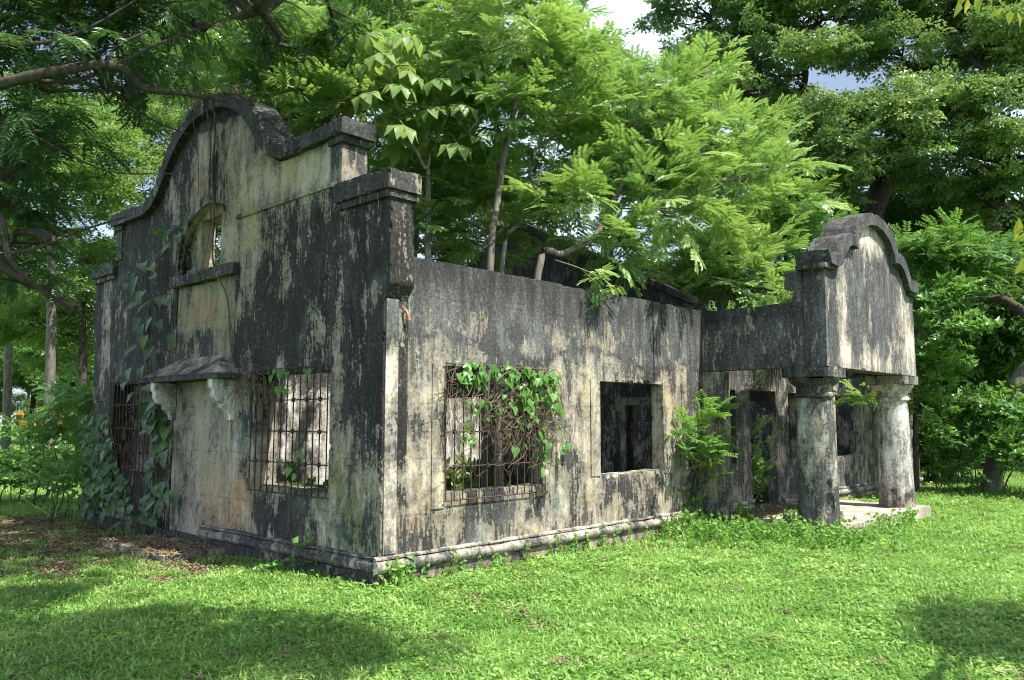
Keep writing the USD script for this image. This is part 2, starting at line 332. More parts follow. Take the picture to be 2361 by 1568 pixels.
SOIL = usdkit.material(stage, '/World/Looks/lawn_soil', {
    'g': ('geometry', {}), 'n': ('noise_texture', {'scale': 0.9, 'detail': 6.0}), 'n2': ('noise_texture', {'scale': 14.0, 'detail': 6.0, 'roughness': 0.7}),
    'r': ('rgb_ramp', {'ramp': [(0.3, (0.05, 0.085, 0.018)), (0.55, (0.075, 0.14, 0.026)), (0.75, (0.11, 0.19, 0.038))]}),
    'r2': ('rgb_ramp', {'ramp': [(0.3, (0.05, 0.034, 0.020)), (0.7, (0.16, 0.115, 0.07))]}),
    'lit': ('attribute', {'attribute': 'litter'}), 'mx': ('mix_color', {}), 'b': ('bump', {'strength': 0.6, 'distance': 0.03}),
    'p': ('principled_bsdf', {'roughness': 0.95, 'specular_ior_level': 0.1})},
    [('g.position', 'n.vector'), ('g.position', 'n2.vector'), ('n2.fac', 'r.fac'), ('n2.fac', 'r2.fac'), ('lit.fac', 'mx.fac'), ('r.color', 'mx.a'), ('r2.color', 'mx.b'),
     ('mx.result', 'p.base_color'), ('n2.fac', 'b.height'), ('b.normal', 'p.normal')], surface='p.BSDF')

# ------------------------------------------------------------------ ground
GZ = -0.16


def litter_at(x, y):
    """how much the ground is bare earth under dry leaves: round the entrance step and in the deep shade at the left"""
    p = np.stack([np.asarray(x, float), np.asarray(y, float), np.zeros_like(np.asarray(x, float))], -1)
    w = meshkit.fbm(p * 0.8 + 9.3, 4, 3) - 0.5
    a = gauss(x, y, -0.55, 3.0, 1.0, 1.9) * 1.15 + gauss(x, y, -1.6, 6.3, 1.5, 2.2) * 1.15 + gauss(x, y, -0.8, 8.8, 1.6, 2.4) * 1.1 + gauss(x, y, -2.6, 3.6, 0.9, 1.2) * 0.7 + gauss(x, y, 0.2, 1.0, 0.45, 0.9) * 0.4
    b = np.clip(meshkit.fbm(p * 1.6 + 4.0, 3, 8) - 0.60, 0, 1) * 3.0
    return np.clip(a + w * 0.9 - 0.15 + b, 0, 1) * 1.0


def ground_height(x, y):
    p = np.stack([x, y, np.zeros_like(x)], -1)
    near = np.clip((np.hypot(x - 6, y - 2) - 12) / 30, 0, 1)
    return GZ + (meshkit.fbm(p * 0.5, 3, 2) - 0.5) * 0.07 + near * (meshkit.fbm(p * 0.06, 2, 4) - 0.5) * 0.5


def make_ground():
    def axis(lo, hi, c, near, step):
        a = list(np.arange(c - near, c + near, step)); s, q = step, c + near
        while q < hi:
            a.append(q); s *= 1.3; q += s
        s, q = step, c - near - step
        while q > lo:
            a.insert(0, q); s *= 1.3; q -= s
        return np.array(a)
    X, Y = axis(-900, 900, 2, 13, 0.2), axis(-900, 900, 1, 13, 0.2)
    gx, gy = np.meshgrid(X, Y, indexing='ij'); gx, gy = gx.ravel(), gy.ravel()
    v = np.stack([gx, gy, ground_height(gx, gy)], 1)
    n = len(Y); i, j = np.meshgrid(np.arange(len(X) - 1), np.arange(n - 1), indexing='ij'); i, j = i.ravel(), j.ravel()
    q = np.stack([i * n + j, (i + 1) * n + j, (i + 1) * n + j + 1, i * n + j + 1], 1)
    return v, q


obj('ground', make_ground(), SOIL, None, True, {'litter': lambda v: litter_at(v[:, 0], v[:, 1])}, kind='structure')

# ------------------------------------------------------------------ the ruin
ruin = thing('ruined_building', 'roofless mould-stained plaster ruin with curved front gable and columned porch', 'ruin', (0, 0, 0))
W = 8.32          # width of the front
CY = 4.16


def drip(u, seed, freq=7.0):
    return meshkit.noise(np.stack([u * freq, 0 * u + seed * 3.7, 0 * u + 0.5], 1)) - 0.45


def front_dirt_and_shade(v):
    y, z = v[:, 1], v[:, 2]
    d = 0.54 + 0.20 / (1 + np.exp(-(y - 5.3) / 0.3))  # overall mould, plus tree shade put into the colour left of the awning
    d += 0.16 * gauss(y, z, 0.25, 3.2, 0.55, 1.2) + 0.12 * gauss(y, z, 2.0, 3.2, 0.9, 1.0)
    d += 0.28 * gauss(y, z, 0.15, 1.6, 0.3, 0.8) + 0.2 * gauss(y, z, 2.6, 2.7, 1.2, 0.35)
    d -= 0.62 * gauss(y, z, 1.8, 4.72, 0.85, 0.33)             # clean strip under the upper coping
    d -= 0.32 * gauss(y, z, 4.0, 5.35, 1.35, 0.7) + 0.45 * gauss(y, z, 4.2, 4.2, 0.85, 0.55) * (v[:, 0] > 0.03)             # gable face
    d += 0.5 * gauss(y, z, 4.0, 5.2, 0.22, 0.5) + 0.3 * gauss(y, z, 4.9, 5.4, 0.2, 0.5)
    d -= 0.38 * gauss(y, z, 3.1, 4.3, 0.5, 0.6)
    d -= 0.30 * gauss(y, z, 0.75, 0.75, 0.85, 0.75)           # yellow lower corner
    d -= 0.32 * gauss(y, z, 3.0, 0.9, 0.5, 1.1)
    d -= 0.16 * gauss(y, z, 7.9, 2.8, 0.7, 1.8)
    zt = np.where(np.abs(y - CY) > 3.35, 4.05, np.where(np.abs(y - CY) > 1.9, 4.95, np.interp(np.abs(y - CY), [p[0] for p in HALF[::-1]], [p[1] for p in HALF[::-1]]) - 0.2))
    d += 0.75 * drip(y, 1) * np.exp(-np.maximum(zt - z, 0) / 0.8) + 0.4 * drip(y, 2, 5.0) * np.exp(-np.abs(4.3 - z) / 0.9) * (z < 4.35)
    d += 0.30 * (z > 5.9) - 0.15 * gauss(y, z, 2.2, 1.9, 0.25, 0.5)
    d += 0.25 * gauss(y, z, 2.85, 1.5, 0.14, 1.0) + 0.25 * gauss(y, z, 1.8, 0.45, 0.9, 0.25)
    return d


def front_rust(v):
    y, z = v[:, 1], v[:, 2]
    return 0.9 * gauss(y, z, 3.05, 0.45, 0.3, 0.5) + 0.4 * gauss(y, z, 3.9, 5.2, 1.0, 0.6) + 0.7 * gauss(y, z, 4.1, 3.1, 0.6, 0.3)


def front_moss(v):
    y, z = v[:, 1], v[:, 2]
    return 0.75 * gauss(y, z, 0.9, 0.5, 1.3, 0.6) + 0.3 * gauss(y, z, 0.5, 1.5, 0.5, 0.8)


def long_dirt(v):
    x, z = v[:, 0], v[:, 2]
    d = 0.395 + 0.33 / (1 + np.exp(-(z - 2.55 - 0.10 * np.sin(x * 2.1)) / 0.17))
    d -= 0.10 * gauss(x, z, 0.5, 1.6, 0.5, 1.0) + 0.30 * gauss(x, z, 0.1, 2.1, 0.12, 1.1) + 0.25 * gauss(x, z, 3.65, 1.5, 0.22, 0.8) + 0.25 * gauss(x, z, 5.6, 1.5, 0.2, 0.8)
    d += 0.22 * gauss(x, z, 1.9, 0.55, 0.9, 0.22) + 0.2 * gauss(x, z, 4.4, 0.62, 0.7, 0.2) + 0.16 * gauss(x, z, 0.15, 0.7, 0.4, 0.4)
    d += 0.28 / (1 + np.exp(-(z - 3.1 - 0.12 * np.sin(3.3 * x + 1)) / 0.08)) + 0.20 * gauss(x, z, 5.1, 2.9, 0.1, 0.9)
    d += 0.55 * drip(x, 4) * np.exp(-(3.46 - z) / 0.5) + 0.4 * drip(x, 6, 5.0) * np.exp(-np.maximum(2.5 - z, 0) / 0.5)
    d += 0.22 * np.exp(-((z - 2.5 - 0.12 * np.sin(x * 2.1) - 0.2 * drip(x, 9, 2.0)) / 0.05) ** 2)
    d += 0.16 * ((x > 6.2) & (x < 11.6)) + 0.10 * (x > 11.6)
    return d


def long_grey(v):
    x, z = v[:, 0], v[:, 2]
    g = 0.25 + 0.65 / (1 + np.exp(-(z - 2.45) / 0.1)) - 0.55 / (1 + np.exp(-(z - 3.12 + 0.05 * np.sin(5 * x)) / 0.09))
    return np.clip(g + 0.25 * ((x > 6.2) & (z < 2.4)), 0, 1)


def grey_c(c):
    return lambda v: np.full(len(v), c)


def ATTR(dirt_and_shade, grey=0.15, rust=0.0, moss=0.0):
    return {'dirt_and_shade': dirt_and_shade, 'grey': grey, 'rust': rust, 'moss': moss}


# gable outline, half profile as distance from the middle
HALF = [(3.42, 5.16), (2.6, 5.15), (2.15, 5.15), (1.92, 5.20), (1.74, 5.33), (1.56, 5.52), (1.38, 5.74), (1.15, 5.95), (0.9, 6.11), (0.6, 6.24), (0.3, 6.30), (0.0, 6.32)]


def profile(half, c, n=4):
    P = catmull(np.array(half), n)
    R = np.vstack([np.stack([c - P[:, 0], P[:, 1]], 1), np.stack([c + P[::-1, 0], P[::-1, 1]], 1)[1:]])
    return R


OUT = profile(HALF, CY)
t = np.gradient(OUT, axis=0); t /= np.linalg.norm(t, axis=1, keepdims=True)
INN = OUT + 0.2 * np.stack([t[:, 1], -t[:, 0]], 1)
INN[:, 1] = np.minimum(INN[:, 1], 6.12)
half_in = [p for p in INN if 0.80 <= p[0] <= W - 0.80]
front = Polygon([(0, -0.10), (0, 2.95), (-0.1, 3.1), (-0.1, 4.14), (0.82, 4.14), (0.82, 4.97)] + [tuple(p) for p in half_in] +
                [(W - 0.82, 4.97), (W - 0.82, 4.14), (W + 0.1, 4.14), (W + 0.1, 3.1), (W, 2.95), (W, -0.10)]).buffer(0)
W_FR = (0.98, 2.67, 0.79, 2.20)
W_FL = (5.72, 7.38, 0.79, 2.20)
ang = np.linspace(0, math.pi, 25)
niche = Polygon([(3.24, 3.77), (3.24, 3.95)] +
                [(4.17 - 0.93 * math.cos(a), 3.95 + 0.82 * math.sin(a)) for a in ang] + [(5.10, 3.77)]).buffer(0)
inner_open = sbox(4.02, 3.77, 4.62, 4.60)
panel = sbox(3.30, -0.10, 5.08, 3.60)
front_solid = prism(front, 'x', 0, 0.34)
for w in (W_FR, W_FL):
    front_solid -= prism(sbox(*[w[0], w[2], w[1], w[3]]), 'x', -0.5, 0.8)
front_solid -= prism(niche, 'x', -0.5, 0.13)
front_solid -= prism(inner_open, 'x', -0.5, 0.8)
front_solid -= prism(panel, 'x', -0.5, 0.022)
# the plaster at the outer corner pier has broken away
front_solid -= m3.Manifold.sphere(0.10, 12).scale([1, 0.6, 2.2]).translate([0.36, -0.12, 3.88])
front_solid -= m3.Manifold.sphere(0.09, 12).scale([1, 0.6, 1.6]).translate([0.36, -0.12, 3.62])
front_solid = chips(front_solid, [((0, 0, 0.2), (0, 0, 2.9), 11), ((0, -0.1, 3.15), (0, -0.1, 4.0), 5), ((0.34, -0.1, 3.15), (0.34, -0.1, 4.0), 5), ((0, 0.98, 0.8), (0, 0.98, 2.2), 5), ((0, 1.0, 2.2), (0, 2.6, 2.2), 5), ((0, 1.0, 0.79), (0, 2.6, 0.79), 6), ((0, 3.24, 3.8), (0, 3.24, 4.2), 3), ((0.02, 3.3, 0.2), (0.02, 3.3, 3.5), 6)], 0.026, 7)
FA = ATTR(front_dirt_and_shade, 0.12, front_rust, front_moss)
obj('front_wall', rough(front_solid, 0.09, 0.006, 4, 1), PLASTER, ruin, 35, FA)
# recessed blank panel over the walled-up doorway, paler
obj('blank_panel', rough(prism(sbox(3.31, -0.10, 5.07, 3.59), 'x', 0.012, 0.0215), 0.12, 0.002, 4, 2), PANEL, ruin, 35,
    ATTR(lambda v: 0.20 + 0.30 * (v[:, 2] > 2.3) * (v[:, 2] < 2.9) + 0.16 * (v[:, 2] < 0.5) + 0.12 * (v[:, 1] > 4.5), 0.3, lambda v: 0.55 * gauss(v[:, 1], v[:, 2], 3.5, 0.3, 0.6, 0.55) + 0.6 * gauss(v[:, 1], v[:, 2], 4.3, 3.2, 0.6, 0.3), 0.0))
cop = Polygon(np.vstack([OUT, INN[::-1]])).buffer(0)
cop = unary_union([cop, sbox(0.72, 4.96, 1.0, 5.16), sbox(W - 1.0, 4.96, W - 0.72, 5.16)])
CAPA = ATTR(lambda v: 0.78 + 0.0 * v[:, 0], 0.25)
obj('gable_coping', rough(chips(prism(cop, 'x', -0.10, 0.40), [((-0.1, 0.75, 5.16), (-0.1, 2.1, 5.16), 8), ((-0.1, 0.72, 4.97), (-0.1, 2.0, 4.97), 8), ((-0.1, 0.72, 5.16), (0.4, 0.72, 5.16), 4), ((-0.1, 6.3, 5.16), (-0.1, 7.6, 5.16), 6)], 0.03, 23), 0.06, 0.013, 8, 3), PLASTER, ruin, 35, ATTR(lambda v: 0.72 + 0.2 * (v[:, 2] > 5.6), 0.35))
for s in (0, 1):
    def yy(a, b):
        return (a, b) if s == 0 else (W - b, W - a)
    a, b = yy(-0.15, 0.86)
    obj('shoulder_cap', rough(chips(block(-0.08, 0.39, a, b, 4.135, 4.36), [((-0.08, a, 4.36), (-0.08, b, 4.36), 6), ((-0.08, a, 4.14), (-0.08, b, 4.14), 5), ((-0.08, a, 4.36), (0.39, a, 4.36), 4), ((-0.08, a, 4.14), (-0.08, a, 4.36), 2)], 0.028, 20 + s), 0.05, 0.013, 8, 4 + s), PLASTER, ruin, 35, ATTR(0.74, 0.35))
    a, b = yy(-0.125, 0.83)
    obj('cap_band', rough(block(-0.045, 0.37, a, b, 4.05, 4.132), 0.09, 0.004, 5, 6 + s), PLASTER, ruin, 35, ATTR(0.66, 0.2))
    a, b = yy(0.775, 1.07)
    obj('pier_neck', rough(block(-0.05, 0.37, a, b, 4.87, 4.958), 0.09, 0.004, 5, 8 + s), PLASTER, ruin, 35, ATTR(0.62, 0.4))
    a, b = yy(0.812, 1.04)
    obj('pier', rough(block(-0.022, 0.345, a, b, 4.365, 4.868), 0.09, 0.005, 5, 10 + s), PLASTER, ruin, 35, ATTR(0.60, 0.55))
obj('niche_sill', rough(block(-0.10, 0.10, 3.20, 5.14, 3.605, 3.765), 0.08, 0.006, 5, 14), PLASTER, ruin, 35, ATTR(0.62, 0.4))
# a string course above the niche, worn
obj('string_course', rough(block(-0.03, 0.02, 0.9, 3.3, 4.375, 4.425), 0.08, 0.006, 6, 15), PLASTER, ruin, 35, ATTR(0.36, 0.3))

# base moulding and plinth
def half_round(a, b, along, at_, side):
    ang = np.linspace(-math.pi / 2, math.pi / 2, 9)
    pr = [(0.0, 0.005)] + [(0.085 * math.cos(q), 0.075 + 0.07 * math.sin(q)) for q in ang] + [(0.045, 0.15), (0.045, 0.172), (0.0, 0.185)]
    P = Polygon(pr)
    return P


def mould(x0, x1):
    s = prism(half_round(0, 0, 0, 0, 0), 'x', x0, x1)      # profile u -> y, so mirror to the outside
    return s.mirror([0, 1, 0])


def mould_front(y0, y1):
    s = prism(half_round(0, 0, 0, 0, 0), 'y', y0, y1)
    return s.mirror([1, 0, 0])


MA = ATTR(lambda v: 0.38 + 0.12 * (np.sin(v[:, 0] * 3.1 + v[:, 1] * 2.3) > 0.2), 0.55)
MB = ATTR(0.56, 0.6)
for k, (a, b) in enumerate([(-0.085, 2.86), (2.868, 6.52), (6.95, 8.26), (9.48, 10.4), (11.2, 17.7)]):
    obj('base_moulding', rough(mould(a, b), 0.12, 0.007, 5, 20 + k), PALE, ruin, 50, MA)
for k, (a, b) in enumerate([(0.002, 3.98), (5.3, W)]):
    obj('base_moulding', rough(mould_front(a, b), 0.12, 0.007, 5, 30 + k), PALE, ruin, 50, MB)
obj('plinth', rough(block(-0.03, 17.74, -0.03, 0.0, -0.5, 0.012), 0.15, 0.006, 4, 33), PLASTER, ruin, 35, ATTR(0.40, 0.5, 0.25, 0.3))
obj('plinth', rough(block(-0.03, 0.0, 0.002, W, -0.5, 0.012), 0.15, 0.006, 4, 34), PLASTER, ruin, 35, ATTR(0.75, 0.2, 0.1, 0.4))

# long wall with its openings
LW = sbox(0.342, -0.3, 17.7, 3.46)
HOLES = [(0.90, 2.62, 0.76, 2.25), (3.84, 5.45, 0.84, 2.17), (7.34, 7.80, 0.86, 2.15), (8.34, 9.38, 0.05, 2.16), (9.92, 10.40, 0.86, 2.15), (12.25, 13.75, 0.84, 2.17)]
ls = prism(LW, 'y', 0.0, 0.2)
for h in HOLES:
    ls -= prism(sbox(h[0], h[2], h[1], h[3]), 'y', -0.5, 0.8)
ls -= block(5.215, 5.245, -0.1, 0.022, 2.20, 3.6)
ls = chips(ls, [((0.4, 0, 3.47), (6.6, 0, 3.47), 34), ((0.4, 0.1, 3.48), (6.6, 0.1, 3.48), 14), ((3.84, 0, 2.17), (5.45, 0, 2.17), 7), ((5.45, 0, 0.85), (5.45, 0, 2.15), 8), ((3.84, 0, 0.85), (3.84, 0, 2.15), 5), ((3.9, 0, 0.84), (5.4, 0, 0.84), 8), ((0.9, 0, 0.76), (2.6, 0, 0.76), 7), ((7.8, 0, 0.9), (7.8, 0, 2.1), 5), ((8.34, 0, 0.2), (8.34, 0, 2.1), 7), ((9.38, 0, 0.2), (9.38, 0, 2.1), 6)], 0.035, 8)
obj('long_wall', rough(ls, 0.09, 0.006, 4, 40), PLASTER, ruin, 35, ATTR(long_dirt, long_grey, lambda v: 0.25 * gauss(v[:, 0], v[:, 2], 0.4, 0.5, 0.3, 0.4), lambda v: 0.35 * gauss(v[:, 0], v[:, 2], 1.5, 0.5, 1.2, 0.3)))
obj('corner_strip', rough(block(0.03, 0.20, -0.012, -0.0005, 0.20, 2.94), 0.1, 0.003, 5, 41), PALE, ruin, 35, ATTR(lambda v: 0.34 + 0.2 * (v[:, 2] > 2.3), 0.5))
for k, (a, b, c, d) in enumerate([(0.70, 0.895, 0.62, 2.26), (3.62, 3.835, 0.84, 2.18), (5.455, 5.64, 0.80, 2.20)]):
    obj('window_surround', rough(block(a, b, -0.014, -0.0005, c, d), 0.1, 0.003, 5, 42 + k), PLASTER, ruin, 35, ATTR(lambda v: 0.26 + 0.2 * meshkit.noise(v * 2), 0.5))
# sunk window sills, rear wall, cross walls
obj('window_sill', rough(block(0.91, 2.61, 0.012, 0.21, 0.70, 0.79), 0.1, 0.008, 6, 46), PLASTER, ruin, 35, ATTR(0.5, 0.4))
obj('window_sill', rough(block(3.85, 5.44, 0.004, 0.21, 0.79, 0.868), 0.1, 0.012, 6, 47), PALE, ruin, 35, ATTR(0.38, 0.5))
rs = prism(sbox(0.342, -0.3, 17.7, 3.46), 'y', W - 0.25, W)
for h in [(10.0, 11.4, 0.84, 2.17), (13.5, 15, 0.84, 2.17)]:
    rs -= prism(sbox(h[0], h[2], h[1], h[3]), 'y', 6, 10)
obj('rear_wall', rough(rs, 0.15, 0.006, 4, 48), WHITEWASH, ruin, 35, ATTR(lambda v: 0.30 + 0.5 / (1 + np.exp(-(v[:, 2] - 2.35) / 0.12)), 0.35))
obj('end_wall', rough(block(17.45, 17.7, 0.202, W - 0.252, -0.3, 3.46), 0.2, 0.006, 4, 49), PLASTER, ruin, 35, ATTR(0.6, 0.3))
for k, xc in enumerate((6.6, 11.0)):
    cw = prism(Polygon([(0.202, -0.3), (0.202, 3.62), (CY, 5.60), (W - 0.252, 3.62), (W - 0.252, -0.3)]), 'x', xc, xc + 0.2)
    for h in ((0.62, 1.50, -0.3, 1.88), (5.2, 6.6, -0.3, 2.1)):
        cw -= prism(sbox(h[0], h[2], h[1], h[3]), 'x', xc - 0.5, xc + 0.8)
    obj('cross_wall', rough(cw, 0.15, 0.007, 4, 50 + k), PLASTER, ruin, 35, ATTR(lambda v: 0.62 + 0.2 * (v[:, 2] > 2.3), 0.3))
    dl = m3.Manifold.batch_boolean([block(xc - 0.03, xc - 0.001, 0.50, 1.62, 1.88, 2.02), block(xc - 0.03, xc - 0.001, 1.50, 1.62, -0.1, 1.88)], m3.OpType.Add)
    obj('door_frame', rough(dl, 0.15, 0.004, 4, 52 + k), PALE, ruin, 35, ATTR(0.45, 0.5))
    tops = Polygon([(0.16, 3.60), (0.16, 3.72), (CY, 5.72), (W - 0.2, 3.72), (W - 0.2, 3.60), (CY, 5.60)])
    obj('cross_wall_coping', rough(prism(tops, 'x', xc - 0.05, xc + 0.25), 0.15, 0.008, 5, 54 + k), PLASTER, ruin, 35, ATTR(0.8, 0.3))
obj('floor', rough(block(0.342, 17.45, 0.202, W - 0.252, -0.3, 0.02), 0.3, 0.02, 2, 56), FLOORM, ruin, 35)

# awning over the walled-up door
ea = [(-0.36, 3.02, 2.17), (-0.36, 5.52, 2.17), (0.0, 3.02, 2.17), (0.0, 5.52, 2.17)]
top = [(0.0, 3.62, 2.52), (0.0, 4.92, 2.52)]
hull = m3.Manifold.hull_points([list(p[:2]) + [2.165] for p in ea] + [list(p[:2]) + [2.225] for p in ea] + [list(p) for p in top])
obj('awning_roof', rough(hull, 0.06, 0.006, 6, 60), PALE, ruin, 35, ATTR(lambda v: 0.40 + 0.5 * (v[:, 2] < 2.235) + 0.1 * (v[:, 1] > 4.3), 0.4))
br = [(0, 1.62), (-0.055, 1.62), (-0.06, 1.68), (-0.10, 1.74), (-0.165, 1.775), (-0.17, 1.83), (-0.25, 1.87), (-0.30, 1.94), (-0.30, 2.01), (-0.335, 2.06), (-0.335, 2.163), (0, 2.163)]
for k, yb in enumerate((3.20, 4.98)):
    obj('awning_bracket', rough(prism(Polygon(br), 'y', yb, yb + 0.13), 0.05, 0.004, 6, 61 + k), WHITEWASH, ruin, 35, ATTR(0.16 if k == 0 else 0.26, 0.5))

# iron grilles
def grille(front_face, u0, u1, z0, z1, nv, rows, label):
    g = thing_part(ruin, 'window_grille', label)
    rg = random.Random(int(u0 * 100))
    P = (lambda u, z, d=0.0: (-0.035 + d, u, z)) if front_face else (lambda u, z, d=0.0: (u, -0.035 + d, z))
    for i in range(nv):
        u = u0 + (u1 - u0) * i / (nv - 1)
        j = rg.uniform(-0.008, 0.008)
        obj('bar', tube([P(u, z0), P(u + j, (z0 + z1) / 2), P(u, z1)], 0.0085, sides=5, n=3), RUSTY, g, True)
    for z in rows:
        obj('cross_bar', tube([P(u0 - 0.03, z, -0.006), P(u1 + 0.03, z, -0.006)], 0.008, sides=4, n=4), RUSTY, g)
    for k in range(nv):
        if k % 2 == 1:
            u = u0 + (u1 - u0) * k / (nv - 1)
            for z in rows[1:-1][::1]:
                b = trimesh.creation.box((0.034, 0.034, 0.05)); b.apply_translation(P(u, z, -0.004))
                obj('rivet_plate', b, RUSTY, g)


def thing_part(parent, name, label=None):
    x = UsdGeom.Xform.Define(stage, path_of(name, parent)); BASE[x.GetPrim().GetPath()] = BASE[parent.GetPath()]
    return tag(x.GetPrim(), label)


grille(True, 0.98, 2.70, 0.73, 2.25, 13, (0.73, 1.10, 1.48, 1.86, 2.25), 'rusty iron bars in front of the window right of the awning')
grille(True, 5.70, 7.40, 0.73, 2.25, 13, (0.73, 1.10, 1.48, 1.86, 2.25), 'rusty iron bars behind hanging leaves left of the awning')
grille(False, 0.89, 2.62, 0.70, 2.27, 14, (0.70, 1.08, 1.48, 2.27), 'rusty iron bars under the tangle of vines')

# entrance step
step = obj('entrance_step', rough(block(-0.88, -0.035, 3.22, 5.2, -0.4, -0.07), 0.06, 0.016, 7, 70), PALE, None, 35, ATTR(0.42, 0.4, 0.2, 0.5))
tag(step, 'low concrete step strewn with dry leaves below the awning', 'step')

# porch
PX0, PX1, PY, PC = 6.70, 10.95, -2.08, 8.83
obj('porch_slab', rough(block(6.66, 11.10, -2.16, -0.035, -0.5, 0.03), 0.15, 0.006, 4, 71), CONCRETE, ruin, 35)
HO = [(2.12, 4.21), (1.72, 4.21), (1.60, 4.32), (1.40, 4.54), (1.22, 4.62), (1.03, 4.62)]
HA = [(0.985, 4.70), (0.90, 4.83), (0.66, 5.00), (0.34, 5.11), (0.0, 5.15)]
HI = [(2.02, 4.00), (1.64, 4.00), (1.47, 4.19), (1.22, 4.39), (1.0, 4.42), (0.86, 4.40)]
HJ = [(0.845, 4.53), (0.66, 4.74), (0.30, 4.89), (0.0, 4.93)]


def mirror_profile(a, b, c):
    P = np.vstack([catmull(a, 4), catmull(b, 4)])
    return np.vstack([np.stack([c - P[:, 0], P[:, 1]], 1), np.stack([c + P[::-1, 0], P[::-1, 1]], 1)])


go, gi = mirror_profile(HO, HA, PC), mirror_profile(HI, HJ, PC)
gcop = Polygon(np.vstack([go, gi[::-1]])).buffer(0)
gw = Polygon([(PC - 2.05, 2.43)] + [tuple(p) for p in gi] + [(PC + 2.05, 2.43)]).buffer(0).buffer(0.02).intersection(sbox(0, 2.43, 20, 6))
gw = gw.intersection(sbox(PX0, 2, PX1, 6))


def gable_dirt(v):
    x, z = v[:, 0], v[:, 2]
    d = 0.60 + 0.12 * gauss(x, z, 9.2, 3.7, 0.9, 0.7) - 0.50 * gauss(x, z, 8.75, 4.7, 0.55, 0.28) - 0.45 * gauss(x, z, 7.45, 3.0, 0.22, 1.2)
    d -= 0.48 * gauss(x, z, 10.55, 3.0, 0.3, 0.9) - 0.30 * gauss(x, z, 7.05, 3.0, 0.2, 1.2) + 0.25 * gauss(x, z, 8.9, 2.55, 1.2, 0.25)
    d += 0.25 * gauss(x, z, 7.95, 3.4, 0.2, 1.0)
    d -= 0.3 * gauss(x, z, 10.3, 4.0, 0.25, 0.3)
    return np.where(v[:, 1] > PY + 0.06, 0.8, d)


